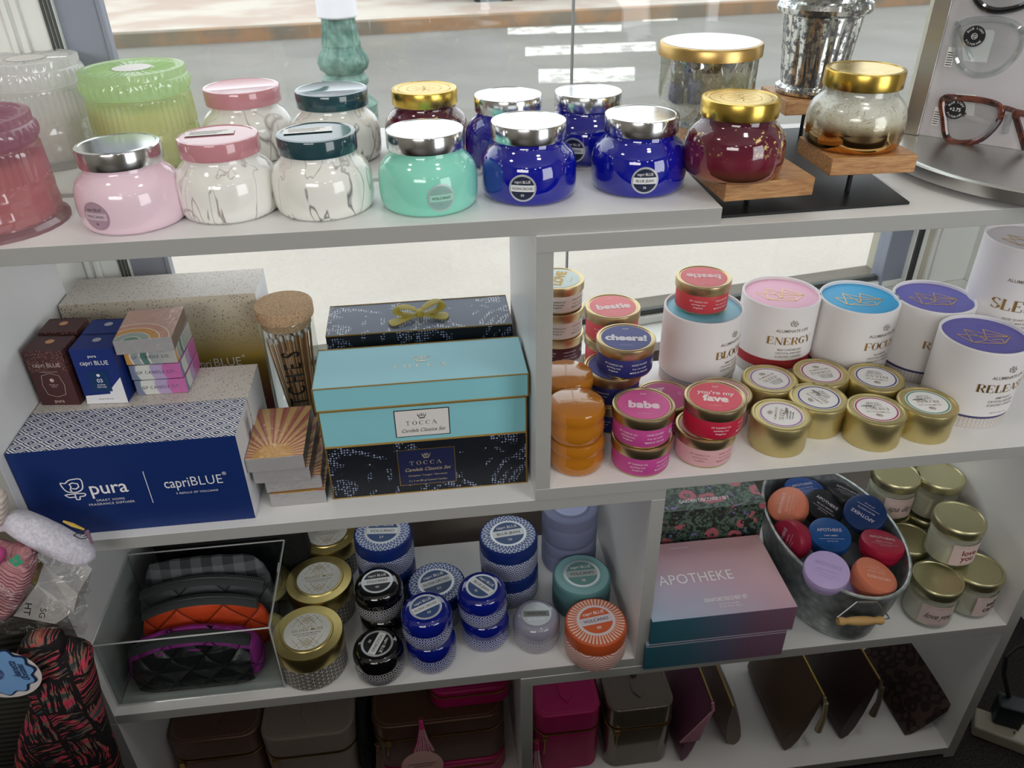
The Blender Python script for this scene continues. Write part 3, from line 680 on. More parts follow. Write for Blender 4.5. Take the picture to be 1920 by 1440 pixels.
slab(-2.1, .0, -1.6, .5, 2.62, 62).obj('edge_strip', STEEL, ds, bevel=.1)
def onp(px, py, d=0.):
    q = atp(px, py, P0+nn*d, nn); return lw(q)
def frame(pts, r, d, closed=True): return MB().tube([onp(x, y, d) for x, y in smooth_(pts, closed)], r, 8, closed)
def smooth_(p, closed=True, n=5):
    o = []; N = len(p)
    for i in range(N if closed else N-1):
        a, b, c, e = [Vector(p[(i+k) % N]) if closed else Vector(p[min(max(i+k, 0), N-1)]) for k in (-1, 0, 1, 2)]
        for j in range(n):
            q = j/n; o.append(tuple(.5*((2*b)+(c-a)*q+(2*a-5*b+4*c-e)*q*q+(3*b-a-3*c+e)*q**3)))
    if not closed: o.append(tuple(p[-1]))
    return o
WINM = mat('white_display_slot', '#e9ecec', .4)
def slot(pts): m = MB(); v = [onp(x, y, -.15) for x, y in pts]; m.v += [tuple(q) for q in v]; m.face(range(len(v))); w_ = MB(); return m.obj('slot', WINM, ds, smooth=0)
slot([(1812, 56), (1862, 56), (1866, 62), (1857, 92), (1850, 118), (1806, 114), (1804, 90)])
slot([(1792, 175), (1830, 178), (1826, 218), (1790, 212)])
TORT = mat('tortoiseshell', lambda c: c.mix(c.noise(.5, 3., .6, dist=1.).step(.42, .58), '#240a10', '#6a3424'), .15, coat=1.)
CLR = clear('clear_acetate', '#eef2f2', .16, .04, haze=.12, hazecol='#f2f4f5'); LENS = clear('lens', '#fbfcfc', .05, .0)
BLKF = mat('black_acetate', '#16171c', .15, coat=1.)
def specs(label, lens, lens2, bridge, m, r, temple, badge, btxt, tagp):
    c = onp(*lens[0], 1.); wpos = c+Vector((dcen.x, dcen.y, dz0))
    e = thing('glasses', label, 'glasses', wpos.x, wpos.y, wpos.z, 0, 'reading glasses on the display')
    def put(mb, nm, mm, par=None, **k): mb.xform(Matrix.Translation(-c)); return mb.obj(nm, mm, par or e, **k)
    put(frame(lens, r, 1.), 'frame', m); 
    if lens2: put(frame(lens2, r, 1., False), 'frame', m)
    if bridge: put(frame(bridge, r*.8, 1., False), 'bridge', m)
    q = MB(); L_ = [onp(x, y, 1.) for x, y in smooth_(lens)]; q.v += [tuple(v) for v in L_]; q.face(range(len(L_))); q.v += [tuple(v+nn*.15) for v in L_]
    q.face([len(L_)+i for i in range(len(L_))]); put(q, 'lens', LENS, smooth=0)
    if temple: put(MB().tube([onp(*temple[0], 1.), onp(*temple[0], -.05), onp(*temple[1], -.05)], .28, 8), 'temple', m)
    if badge:
        b0 = onp(*badge, 1.25); mp = lambda a, b: tuple(b0+uu*a+Vector((0, 0, b)))
        o = put(d_disc(MB(), mp, 1.25, 32), 'sticker', mat('sticker_black', '#15171c', .5), smooth=0)
        mp2 = lambda a, b: tuple(b0+nn*.03+uu*a+Vector((0, 0, b))); q = MB()
        for s_, sg in ((btxt[0], 1), (btxt[2], -1)):
            for i, ch in enumerate(s_):
                th = (i-(len(s_)-1)/2)*.24; mm = m_rot(mp2, -th if sg > 0 else -th, 0, 0)
                d_text(q, (lambda th=th, sg=sg: (lambda a, b: mp2(a*math.cos(-th*sg)-(b)*math.sin(-th*sg), a*math.sin(-th*sg)+b*math.cos(-th*sg))))() if sg > 0 else (lambda th=th: (lambda a, b: mp2(a*math.cos(th)-b*math.sin(th), a*math.sin(th)+b*math.cos(th))))(), ch, .25, 0, .95*sg)
        if btxt[1]: d_text(q, mp2, btxt[1], .42, 0, 0, .01)
        else: d_line(q, mp2, [(.35*math.cos(k*PI/4), .35*math.sin(k*PI/4)) for k in range(8)], .05, True); d_line(q, mp2, [(-.2, .1), (.2, .1), (.2, -.12), (-.2, -.12)], .05, True)
        put(q, 'lettering', WINK, o, smooth=0)
    if tagp:
        b0 = onp(*tagp, .3); mp = lambda a, b: tuple(b0+uu*a+Vector((0, 0, b))); o = put(d_rect(MB(), mp, -.45, .45, -1.2, 1.2), 'price_tag', PAPER, smooth=0)
        q = MB(); mp3 = lambda a, b: tuple(b0+nn*.03+uu*a+Vector((0, 0, b)))
        for i in range(6): d_rect(q, mp3, -.35, .35, -1.+i*.3, -.9+i*.3)
        put(q, 'print', INK, o, smooth=0)
specs('tortoiseshell reading glasses with a +2.75 sticker, lowest on the display', [(1768, 186), (1800, 184), (1850, 190), (1876, 202), (1872, 228), (1840, 260), (1800, 268), (1776, 258), (1770, 225)], [(1930, 216), (1912, 212), (1904, 214), (1912, 245), (1922, 280)], [(1876, 202), (1890, 204), (1912, 212)], TORT, .42, ((1768, 184), (1810, 216)), (1791, 205), ('BLUE LIGHT', '+2.75', 'FILTERING'), (1756, 218))
specs('clear plastic reading glasses in the middle of the display', [(1800, 46), (1840, 36), (1890, 40), (1916, 60), (1908, 100), (1870, 134), (1825, 140), (1796, 116), (1790, 80)], None, [(1916, 60), (1935, 56)], CLR, .38, ((1794, 44), (1822, 110)), (1827, 68), ('BLUE LIGHT', '', 'FILTERING'), (1781, 107))
specs('black framed reading glasses at the top edge of the display', [(1828, -30), (1870, -40), (1926, -34), (1940, -8), (1915, 12), (1868, 20), (1836, 6)], None, None, BLKF, .42, None, None, None, None)
np_ = onp(1890, 236, .5)+Vector((dcen.x, dcen.y, dz0))
MB().tube([onp(1892, 214, .9), onp(1889, 232, .9), onp(1884, 250, .9)], .42, 8).obj('nose_peg', clear('clear_peg', '#eef2f2', .2, .05, haze=.25, hazecol='#f2f4f5'), ds)
# ================================================================== compartment right of the middle: tins and tubes (on M1)
def ink(c, r=.5): return mat('ink_'+c.strip('#'), c, r)
TINP = [(3.75, 0), (3.95, .05), (4.02, .2), (4.02, 3.35), (4.1, 3.45)]
TLP = [(4.12, 3.3), (4.22, 3.3), (4.25, 3.4), (4.25, 4.55), (4.2, 4.72), (4.05, 4.8), (3.85, 4.8), (3.7, 4.68), (.01, 4.68)]
TH = 4.8
def printed_tin(label, x, y, z, band, top, word, wcol, group, ang=0., trot=0., side=True, sidecol=WINK, word2=None, basecol=None, tone=TINBRONZE, words=None):
    e = thing('candle_tin', label, 'candle', x, y, z, ang, group)
    b = MB().lathe([(r*.98, h) for r, h in TINP], SEG).obj('tin', tone, e)
    MB().lathe(TLP, SEG).obj('lid', tone, e)
    w = MB().lathe([(4.0, .35), (4.03, .4), (4.03, 3.15), (4.0, 3.2)], SEG, cap=False).obj('paper_band', mat('band_'+band.strip('#'), band, .45), e)
    d = d_disc(MB(), m_top(0, 0, 4.71), 3.55, 48, 1).obj('top_label', mat('top_'+top.strip('#'), top, .45), e)
    if side:
        q = MB(); mp = lambda dz: m_lathe([(4.03, 0), (4.03, 4)], dz, words or .35, .04)
        for i, s_ in enumerate(('HAND POURED', '4 oz. soy candle', 'MADE IN THE USA')): d_text(q, mp(2.4-.62*i), s_, .24, 0, 0, .002)
        mq = m_lathe([(4.03, 0), (4.03, 4)], 1.7, (words or .35)+.75, .04); d_text(q, mq, 'G', .62, -.35, .25, .012); d_text(q, mq, 'P', .62, .35, -.2, .012); d_line(q, mq, [(.25, .5), (-.2, -.5)], .05)
        mq = m_lathe([(4.03, 0), (4.03, 4)], 1.7, (words or .35)-.95, .04)
        for i, s_ in enumerate(('GP CANDLE CO.', 'sparkling rose', 'bergamot')): d_text(q, mq, s_, .26, 0, .6-.5*i, .002)
        q.obj('lettering', sidecol, w, smooth=0)
    if word:
        q = MB(); mp = m_rot(m_top(0, 0, 4.74), trot)
        if word2: d_text(q, mp, word2, .85, 0, .95, .022, maxw=5.); d_text(q, mp, word, 1.45, 0, -.45, .05, maxw=5.4)
        else: d_text(q, mp, word, 1.5, 0, -.1, .055, maxw=5.9)
        d_text(q, mp, 'G/P', .4, 0, 2.5, .004)
        q2 = d_text(q, mp, 'GP CANDLE CO.', .16, 0, -2.2, 0)
        q.obj('lettering', mat('word_'+wcol.strip('#'), wcol, .5), d, smooth=0)
    return e
gt = 'printed paper-band candle tins in stacks'
def stack_at(px, py, n, z0=M1, h=TH): return at(px, py, z0+n*h-.1)
def tinstack(px, py, specs_, z0=M1, n=None):
    n = n or len(specs_); x, y = stack_at(px, py, n, z0)
    for i, sp_ in enumerate(specs_):                        # listed top first
        k = n-1-i; lb, dx, dy, kw = sp_
        printed_tin(lb, x+dx, y+dy, z0+k*(TH+.01), group=gt, **kw)
    return x, y
RB = ['#d2566a']
love = dict(band='#e9e6e0', top='#ccd8d4', word='LOVE', wcol='#c9a24c', sidecol=INK, trot=1.2, words=.75)
tinstack(1047, 522, [('white-band tin reading LOVE on its pale lid, topmost by the divider', 0, 0, love), ('white-band tin under the LOVE lid tin, beside the divider', .1, -.1, dict(love, word=None)), ('dark-band tin at the foot of the LOVE stack', .2, 0, dict(band='#5a2630', top='#5a2630', word=None, wcol='#ffffff'))])
bs = dict(band='#e0545c', top='#f08288', word='bestie', wcol='#f8dcdc', trot=0.02)
tinstack(1149, 574, [('coral bestie tin on the rear stack left of the window joint', 0, 0, bs), ('coral-band tin in the middle of the rear bestie stack', .1, 0, dict(bs, word=None)), ('coral-band tin at the foot of the rear bestie stack', 0, .1, dict(bs, word=None))], n=3)
ch = dict(band='#262a6a', top='#4a4f92', word='cheers!', wcol='#e6e4f0', trot=-.2, words=.3)
tinstack(1174, 633, [('navy cheers! tin on top of the three-tin navy stack', 0, 0, ch), ('navy-band tin in the middle, under the cheers! tin', -1.6, .4, dict(ch, word=None)), ('navy-band tin at the bottom of the cheers! stack', -1.2, .2, dict(ch, word=None))])
bb_ = dict(band='#c54a94', top='#d860a0', word='babe', wcol='#f6d9e8', trot=-.22)
xb, yb = tinstack(1207, 758, [('magenta babe tin on top of the two-tin front stack', 0, 0, dict(bb_, words=.2)), ('magenta-band tin under the front babe tin', .1, -.1, dict(bb_, word=None, words=.6))])
fv = dict(band='#c01f40', top='#e2566a', word='fave', word2="you're my", wcol='#fbe3e2', trot=-.3)
tinstack(1339, 744, [("red tin reading you're my fave on the front stack", .2, 0, dict(fv, words=.9)), ('pale pink-band tin under the fave tin', -.5, .2, dict(band='#dcaab0', top='#dcaab0', word=None, wcol='#ffffff', sidecol=ink('#a8606c'), words=.5))])
printed_tin('magenta babe tin with sideways lettering, behind between the two front stacks', 27.0, 13.0, M1, group=gt, **dict(bb_, trot=-1.5))
xx, yy = at(1381, 752, M1+2*TH)
printed_tin('plain dusty pink lidded tin behind the right side of the fave tin', 36.0, 12.6, M1, '#dcaab0', '#d9a9ab', None, '#ffffff', gt, side=False)
# amber glazed jars
AMBER = mat('amber_glaze', lambda c: c.mix(c.noise(.8, 5., .8).gt(.72), '#b4701c', '#e9c98c'), .14, coat=.8)
AMP = [(3.0, 0), (3.6, .1), (3.85, .5), (3.95, 1.4), (3.85, 2.4), (3.55, 3.1), (3.55, 3.2)]
AML = [(3.6, 3.15), (3.88, 3.25), (3.95, 3.6), (3.92, 4.3), (3.7, 4.85), (3.3, 5.05), (.01, 5.1)]
def amber(label, x, y, z, txt=False):
    e = thing('glazed_candle_jar', label, 'candle', x, y, z, 0, 'amber glazed candle jars by the divider')
    MB().lathe(AMP, SEG).obj('jar', AMBER, e); l = MB().lathe(AML, SEG).obj('lid', AMBER, e)
    if txt:
        q = MB(); d_text(q, m_top(0, .4, 5.14), 'Pumpkin Dulce', .5, 0, 0, 0, .3, maxw=5.); d_text(q, m_top(0, -.7, 5.14), 'SWEET GRACE', .18, 0, 0); q.obj('lettering', ink('#f0d2a4'), l, smooth=0)
xx, yy = at(1081, 752, M1+10.2)
amber('amber glazed jar on top of the front pair beside the divider', xx, yy, M1+5.14, True); amber('amber glazed jar at the bottom of the front pair beside the divider', xx+.2, yy, M1)
xx, yy = at(1062, 697, M1+10.2)
amber('amber glazed jar on top of the rear pair, under the LOVE stack', xx, yy, M1+5.14); amber('amber glazed jar at the bottom of the rear pair by the divider', xx, yy+.1, M1)

# white tubes
TUB = 12.9; TR = 6.15
TW = mat('tube_white_paper', '#e9e6e6', .5)
def geo(c): 
    a, b = c.u*.9, c.v*.9; l = (a.tri()-.5).abs().lt(.07).max(((a+b).tri()-.5).abs().lt(.06)).max(((a-b).tri()-.5).abs().lt(.06)); return c.mix(l, '#d6d0cc', '#ada5a2')
GEO = mat('geometric_base_print', geo, .6)
LOG = [[(-2.9, .8), (-1.55, 1.9), (-.2, .2), (-1.9, -1.4), (-2.9, .8)], [(-1.55, 1.9), (-1.9, -1.4)], [(-2.9, .8), (-.2, .2)], [(-1.2, 0.2), (.9, 1.9), (2.9, -.2), (1.6, -1.8), (-1.9, -1.4)], [(.9, 1.9), (-.9, -.6), (2.9, -.2)], [(-.9, -.6), (1.6, -1.8)], [(-1.9, -1.4), (.4, -.5), (1.2, -.9)]]
LOG = [[(-2.9, .9), (-2.2, -1.2), (-.3, -.9), (-1.4, 1.9), (-2.2, -1.2)], [(-1.4, 1.9), (.3, .5), (2.8, -.6)], [(-2.9, .9), (.2, -.2), (2.8, -.6)], [(-.3, -.9), (.8, 1.5), (2.8, -.6), (1.1, -2.0), (-.3, -.9)], [(-2.2, -1.2), (1.1, -2.0)], [(.3, -.9), (1.5, -1.0), (1.1, -2.0)]]
def tube_box(label, x, y, z, col, stripe, word, lines, ang, lrot=0., group='white paper candle tubes', mk=GINK, tall=0., sh=.4):
    TUB = 12.9+tall; k_ = tall*.9
    e = thing('candle_tube', label, 'candle', x, y, z, 0, group)
    MB().lathe([(TR-.25, 0), (TR-.2, .05), (TR-.2, 1.9)], SEG).obj('base', GEO, e)
    MB().lathe([(TR-.12, 1.9), (TR-.12, 1.9+sh)], SEG, cap=False).obj('stripe', mat('stripe_'+stripe.strip('#'), stripe, .5), e)
    PR = [(TR-.05, 1.9+sh), (TR, 1.95+sh), (TR, TUB-.1), (TR-.08, TUB), (TR-.3, TUB), (TR-.36, TUB-.08), (TR-.36, TUB-.55)]
    s_ = MB().lathe(PR, SEG, cap=False).obj('sleeve', TW, e)
    d = d_disc(MB(), m_top(0, 0, TUB-.5), TR-.34, 56, 1).obj('coloured_top', mat('tubetop_'+col.strip('#'), col, .4), e)
    q = MB(); mp = m_rot(m_top(0, 0, TUB-.46), lrot)
    for l in LOG: d_line(q, mp, [(a*1.25, b*1.25) for a, b in l], .16)
    q.obj('line_emblem', mat('foil_pale_gold', '#e3bd82', .35, .5), d, smooth=0)
    P2 = [(TR, 0), (TR, 23)]
    q = MB(); mm = m_lathe(P2, 10.2+k_, ang, .05)
    for l in LOG: d_line(q, mm, [(a*.24, b*.3+.15) for a, b in l], .06)
    d_text(q, m_lathe(P2, 9.0+k_, ang, .05), 'ALUMINATE LIFE', .5, 0, 0, .004)
    for i, s2 in enumerate(lines): d_text(q, m_lathe(P2, 5.6+k_*.68-.62*i, ang, .05), s2, .36, 0, 0, .002)
    d_text(q, m_lathe(P2, 3.0, ang, .05), 'NET WT 14.5oz / 411g', .2, 0, 0, 0)
    q.obj('lettering', ink('#7a6a5c'), s_, smooth=0)
    q = MB(); d_serif(q, m_lathe(P2, 7.2+k_*.75, ang, .07), word, 1.25 if not tall else 1.7, maxw=8.6); q.obj('title_lettering', mk, s_, smooth=0)
    return e
def tz(px, py, n=0.): return at(px, py, M1+TUB+n)
tube_box('white candle tube with a sky blue top, carrying a coral tin', *tz(1320, 573), M1, '#86c4da', '#9ec4cc', 'BLOOM', ('AMAZONITE', 'CRYSTAL-INFUSED', 'SCENTED CANDLE'), .62)
tube_box('white candle tube with a pink top and a red stripe', *tz(1466, 547), M1, '#eeb4cc', '#a82c34', 'ENERGY', ('RED CARNELIAN', 'CRYSTAL-INFUSED', 'SCENTED CANDLE'), .0, sh=1.7)
tube_box('white candle tube with a bright cyan blue top', *tz(1613, 556), M1, '#27a6dc', '#1f6a72', 'FOCUS', ('FLUORITE', 'CRYSTAL-INFUSED', 'SCENTED CANDLE'), .32)
tube_box('white candle tube with violet top, in the rear row', *tz(1753, 555), M1, '#6c68b8', '#3a3668', 'RELEASE', ('AMETHYST', 'CRYSTAL-INFUSED', 'SCENTED CANDLE'), .1)
tube_box('white candle tube with violet top, standing farthest forward at the right', *tz(1848, 625), M1, '#6560b4', '#4a4674', 'RELEASE', ('AMETHYST', 'CRYSTAL-INFUSED', 'SCENTED CANDLE'), .18)
tube_box('tallest white candle tube, with a greyish pink top, at the right end', 84.9, 21.4, M1, '#d4ccd0', '#b58a96', 'SLEEP', ('ROSE QUARTZ', 'CRYSTAL-INFUSED', 'SCENTED CANDLE'), -.42, tall=9.8)
# bestie tin on the BLOOM tube
xx, yy = at(1320, 518, M1+TUB+TH)
printed_tin('coral bestie tin standing on the sky blue topped tube', xx, yy, M1+TUB+.02, '#cc4148', '#ea6c72', 'bestie', '#f6caca', gt, trot=2.9, words=.5)
# plain gold tins with round labels
GTP = [(3.85, 0), (4.0, .06), (4.05, .25), (4.05, 3.7)]
GTL = [(4.1, 3.25), (4.2, 3.25), (4.2, 4.55), (4.13, 4.75), (3.95, 4.85), (3.75, 4.85), (3.62, 4.72), (.01, 4.72)]
def gold_tin(label, px, py, word, ring, rot, tester=False):
    x, y = at(px, py, M1+4.85); e = thing('gold_candle_tin', label, 'candle', x, y, M1, 0, 'plain gold sample tins in front of the tubes')
    MB().lathe(GTP, SEG).obj('tin', TINGOLD, e); MB().lathe(GTL, SEG).obj('lid', TINGOLD, e)
    r = d_disc(MB(), m_top(0, 0, 4.76), 3.1, 48, 1).obj('label', PAPER, e, smooth=0)
    d_disc(MB(), m_top(0, 0, 4.775), 2.95, 48, 1, r0=2.72).obj('coloured_ring', ink(ring), r, smooth=0)
    mp = m_rot(m_top(0, 0, 4.79), rot); q = MB(); d_serif(q, mp, word, .62, 0, -.1, weight=.8, maxw=3.4); d_text(q, mp, 'ALUMINATE LIFE', .3, 0, .75, .002, maxw=3.4)
    for l in LOG: d_line(q, mp, [(a*.17, b*.2+1.6) for a, b in l], .05)
    q.obj('lettering', ink('#9a8a74'), r, smooth=0)
    q = MB()
    for i in range(3): d_text(q, mp, ('Crystal infused', 'aroma sample', '4 oz candle')[i], .26, .2, -.8-.38*i, .004)
    if tester: d_text(q, mp, 'Tester', .5, 1., -.55, .008, .2)
    q.obj('small_print', INK, r, smooth=0)
gold_tin('gold tin with lilac-ringed label in the back row, beside the fave stack', 1444, 709, 'SLEEP', '#a878b0', .45)
gold_tin('gold tin with rose-ringed label in the middle of the back row of tins', 1540, 697, 'ENERGY', '#b04468', .1)
gold_tin('gold tin with indigo-ringed upside-down label, right end of back row', 1643, 706, 'RELEASE', '#4c4c8c', 2.75)
gold_tin('gold tin with indigo-ringed sideways tester label, between the two rows', 1535, 744, 'RELEASE', '#4c4c8c', 1.9, True)
gold_tin('gold tin with lilac-ringed tester label, front row left', 1465, 776, 'SLEEP', '#a878b0', 1.1, True)
gold_tin('gold tin with red-ringed upside-down tester label, front row middle', 1644, 766, 'ENERGY', '#b8406a', 2.9, True)
gold_tin('gold tin with green-ringed upside-down tester label, front row right', 1740, 753, 'BLOOM', '#5aa08a', 3.0, True)

# ================================================================== left compartment (on ML)
def p2b(c):     # blue lattice print
    a, b = c.u*.42, c.v*.5; d = a.tri()+b.tri(); e1 = (d-1.).abs()
    q = e1.lt(.12).max((e1.gt(.32)*e1.lt(.55))).max(e1.gt(.84)); return c.mix(q, '#1d2c60', '#eef0f4')
BLUEBOX = mat('deep_blue_card', '#0b2a68', .5); LATT = mat('blue_white_lattice_print', p2b, .5); CARD = mat('white_card', '#e6e6ea', .5)
def gbox(name, label, cat, x, y, z, w, d, h, mats, rz=0., group=None, bev=.06, part='box'):
    e = thing(name, label, cat, x, y, z, rz, group); o = MB().box(0, w, 0, d, 0, h, 0, 1, 0, 2).obj(part, mats, e, bevel=bev, bseg=1, smooth=20); return e, o
e, o = gbox('gift_box', 'deep blue diffuser box with white logos and lattice top, front left', 'box', -59.2, 1.5, ML, 27.4, 8.7, 13.7, [BLUEBOX, LATT, CARD], group='fragrance diffuser boxes')
q = MB(); mf = m_front(0, -.02, 0)
d_text(q, mf, 'pura', 2.0, 10.4, 7.4, .008, maxw=4.6)
d_text(q, mf, 'SMART HOME', .34, 10.2, 5.35, .0, spacing=1.2, align='c'); d_text(q, mf, 'FRAGRANCE DIFFUSER', .34, 10.2, 4.75, 0, spacing=1.15)
d_line(q, mf, [(15.2, 9.4), (15.2, 4.2)], .09)
d_text(q, mf, 'capri', 1.55, 18.8, 7.15, 0, maxw=3.1); d_text(q, mf, 'BLUE', 1.45, 22.5, 7.2, -.008, spacing=1.05, maxw=3.9); d_text(q, mf, '®', .5, 24.9, 8.0)
d_text(q, mf, '2 REFILLS OF VOLCANO', .3, 21., 5.4, 0, spacing=1.15)
q.obj('lettering', WINK, o, smooth=0)
q = MB()                                    # folded bird-like emblem
for l, cl in (([(5.0, 8.6), (5.5, 8.5), (5.9, 8.8), (6.3, 9.0), (7.5, 9.0), (7.5, 7.9), (7.2, 7.3), (6.6, 7.0), (6.0, 7.0), (5.4, 7.2), (5.1, 7.8)], True), ([(6.0, 7.0), (5.9, 7.5), (6.1, 7.9), (6.0, 8.3), (6.4, 8.5), (7.0, 8.3), (7.0, 7.8), (6.6, 7.5), (6.1, 7.6)], False), ([(5.2, 6.7), (7.3, 6.7), (7.3, 6.3), (6.7, 6.2), (6.6, 5.8), (6.2, 5.8), (6.1, 6.2), (5.5, 6.2), (5.2, 6.4)], True), ([(6.2, 6.7), (6.2, 6.1)], False)):
    d_line(q, mf, smooth_(l, cl, 3) if cl else l, .16, cl)
q.obj('emblem', WINK, o, smooth=0)
q = MB(); mr = m_right(27.43, 0, 0); d_rect(q, mr, 5.2, 7.6, 8.2, 12.6); q.obj('barcode_label', mat('pale_label', '#c9c9d0', .5), o, smooth=0)
q = MB(); mr = m_right(27.45, 0, 0); d_rect(q, mr, 5.7, 7.1, 9., 9.9); [d_rect(q, mr, 5.7, 7.1, 10.2+i*.25, 10.3+i*.25) for i in range(7)]; q.obj('print', GREYINK, o, smooth=0)
DOTW = lambda c: c.mix(c.voro(2.8, vec=c.UV).lt(.24), '#cfc8c0', '#8f8478')
DOTP = mat('cream_card_with_fine_dots', lambda c: c.mix(c.voro(2.6, vec=c.UV).lt(.25), '#d8d0c8', '#9a8e84'), .5)
gbox('gift_box', 'cream dotted diffuser box lying flat behind the deep blue box', 'box', -59.2, 10.4, ML, 27.6, 8.7, 13.65, [DOTP, DOTP, CARD], group='fragrance diffuser boxes')
def grad(c):
    k = c.ramp(c.v*.0445, [(0., '#521423'), (.14, '#5e1e26'), (.3, '#7c5a24'), (.5, '#9a8238'), (.68, '#b3a684'), (.85, '#c4b9a4'), (1., '#cfc6b6')])
    dt = c.voro(2.6, vec=c.UV).lt(.22)*c.v.step(12.5, 14.5); sp_ = c.voro(1.3, vec=c.UV).lt(.085)*(1.-c.v.step(5.5, 7.)); return c.mix(sp_, c.mix(dt, k, '#5a5146'), '#d8c7a0')
e, o = gbox('gift_box', 'tall cream box fading to gold and burgundy against the window', 'box', -60.2+1.2, 26.2, ML, 27.4, 8.8, 21.4, [mat('cream_to_burgundy_print', grad, .45), DOTP, CARD], group='fragrance diffuser boxes')
q = MB(); mf = m_front(0, -.03, 0); d_text(q, mf, 'capri', 1.5, 17.4, 10.2, 0, maxw=3.); d_text(q, mf, 'BLUE', 1.4, 21.3, 10.3, -.006, maxw=4.); d_text(q, mf, '®', .45, 23.8, 11.1)
d_text(q, mf, 'TINSEL & SPICE | VOLCANO', .42, 20.2, 7.9, .002, maxw=8.4); d_text(q, mf, 'FRAGRANCE REFILLS', .42, 21., 7.1, .002, maxw=6.); d_text(q, mf, 'recharges de parfum', .26, 21.4, 6.4)
q.obj('lettering', WINK, o, smooth=0)
# refill cartons standing on the cream box
z2 = ML+13.7
BRN = mat('brown_card_with_copper_dots', lambda c: c.mix(c.voro(5., vec=c.UV).lt(.26)*((c.v.step(4.4, 6.5)*.9+.12).gt(c.noise(.9, 2., vec=c.UV))), '#4c2a2c', '#b08a74'), .5)
DBL = mat('dark_blue_card', '#132c74', .5)
def carton(label, x, y, rz, mfront, mtop, dot, grp, words=None, tab=False, front=True):
    e, o = gbox('refill_carton', label, 'box', x, y, z2, 5.1 if not tab else 5.4, 4.0, 8.3, [mfront, mtop, mfront], rz, grp)
    w_ = 5.1 if not tab else 5.4
    d_disc(MB(), m_top(w_/2, 2.4, 8.33), .55, 24, 1).obj('round_seal', dot, o, smooth=0)
    q = MB(); d_line(q, m_top(0, 0, 8.33), [(.5, 3.6), (.55, 3.85), (w_-.55, 3.85), (w_-.5, 3.6)], .08); q.obj('tuck_slot', INK, o, smooth=0)
    if front:
        q = MB(); mf = m_front(0, -.03, 0)
        if tab:
            tri_ = MB(); v = [mf(w_-1.9, 2.), mf(w_, 4.0), mf(w_, .02), mf(.0, .02), mf(.2, 1.3), mf(w_-1.9, 1.5)]; tri_.v += [tuple(Vector(p)) for p in v]; tri_.face(range(6)); tri_.obj('white_corner', CARD, o, smooth=0)
            mf2 = m_front(0, -.05, 0); d_rect(MB(), mf2, 1.3, 3.9, 1.9, 5.0).obj('window_print', mat('teal_navy_field', '#0c3564', .4), o, smooth=0)
            mf = m_front(0, -.07, 0)
            d_text(q, mf, 'pura', .42, w_/2, 7.3, .004); d_text(q, mf, 'capri BLUE', .62, w_/2, 6.3, 0, maxw=3.6); d_text(q, mf, '03', .55, w_/2, 3.6, .004); d_text(q, mf, 'ALOHA', .22, w_/2, 2.95); d_text(q, mf, 'ORCHID', .22, w_/2, 2.6); d_disc(q, mf if False else m_front(w_/2, -.07, 4.4), .22, 16, 1)
            qb = MB(); d_text(qb, mf, '10 ml / 0.33 fl oz', .2, w_/2, .75); qb.obj('small_print', GREYINK, o, smooth=0)
        else:
            d_text(q, mf, 'capri BLUE', .6, w_/2, 6.2, 0, maxw=3.6); d_text(q, mf, 'pura', .5, w_/2, .7, .006); d_line(q, mf, smooth_([(1.4, 4.6), (3.7, 4.6), (3.7, 1.7), (1.4, 1.7)], True, 2), .05, True)
            d_disc(q, m_front(w_/2, -.03, 3.9), .28, 16, 1); d_text(q, mf, 'TINSEL &', .2, w_/2, 3.2); d_text(q, mf, 'SPICE', .2, w_/2, 2.9); d_text(q, mf, 'recharge de parfum', .2, w_/2, 5.2)
        q.obj('lettering', ink('#c9b8ae') if not tab else WINK, o, smooth=0)
gc = 'small refill cartons on the cream box'
COP = mat('copper_seal', '#d8a070', .35, .6); SLV = mat('silver_seal', '#c9ccd6', .3, .7)
carton('brown copper-dotted refill carton at the front, by the left panel', -58.5, 13.3-1.2, -.12, BRN, BRN, COP, gc)
carton('brown copper-dotted refill carton behind the front brown one', -58.3, 16.9, -.05, BRN, BRN, COP, gc, front=False)
carton('dark blue refill carton with white corner, front one of the blue pair', -52.6, 11.6, -.08, DBL, DBL, SLV, gc, tab=True)
carton('dark blue refill carton behind the front blue carton', -52.3, 15.8, -.05, DBL, DBL, SLV, gc, tab=True, front=False)
# wrapped match boxes
def arcs(cols):
    def f(c):
        d = ((c.u-2.2)*(c.u-2.2)+(c.v+.3)*(c.v+.3)).sqrt()*.17; st = [(0., cols[0])]
        for i, k in enumerate(cols[1:]): p = (i+1)/len(cols); st += [(p-.012, cols[i]), (p-.01, '#f2ece0'), (p+.012, '#f2ece0'), (p+.014, k)]
        return c.ramp(d, st[:30])
    return f
WRAPG = clear('cellophane', '#ffffff', .10, .06, bump=lambda c: c.noise(.6, 3., .6, dist=1.5), bd=.25)
def matchbox(name, label, x, y, z, w, d, h, mats, rz, group, text=None, wrap=True):
    e, o = gbox(name, label, 'match box', x, y, z+.02, w, d, h, mats, rz, group, bev=.03)
    if text:
        q = MB(); d_text(q, m_front(0, -.03, 0), text, .45, w/2, h/2, .004, spacing=1.2, maxw=w*.75); q.obj('lettering', ink('#4c4a60'), o, smooth=0)
    if wrap: MB().box(-.07, w+.07, -.07, d+.07, .0, h+.06).obj('wrapper', WRAPG, e, bevel=.05, smooth=0)
    return e
RAIN = mat('rainbow_arch_print', arcs(['#6d9a86', '#a8b8b4', '#e0a458', '#d9a08c', '#d8b0a0']), .5)
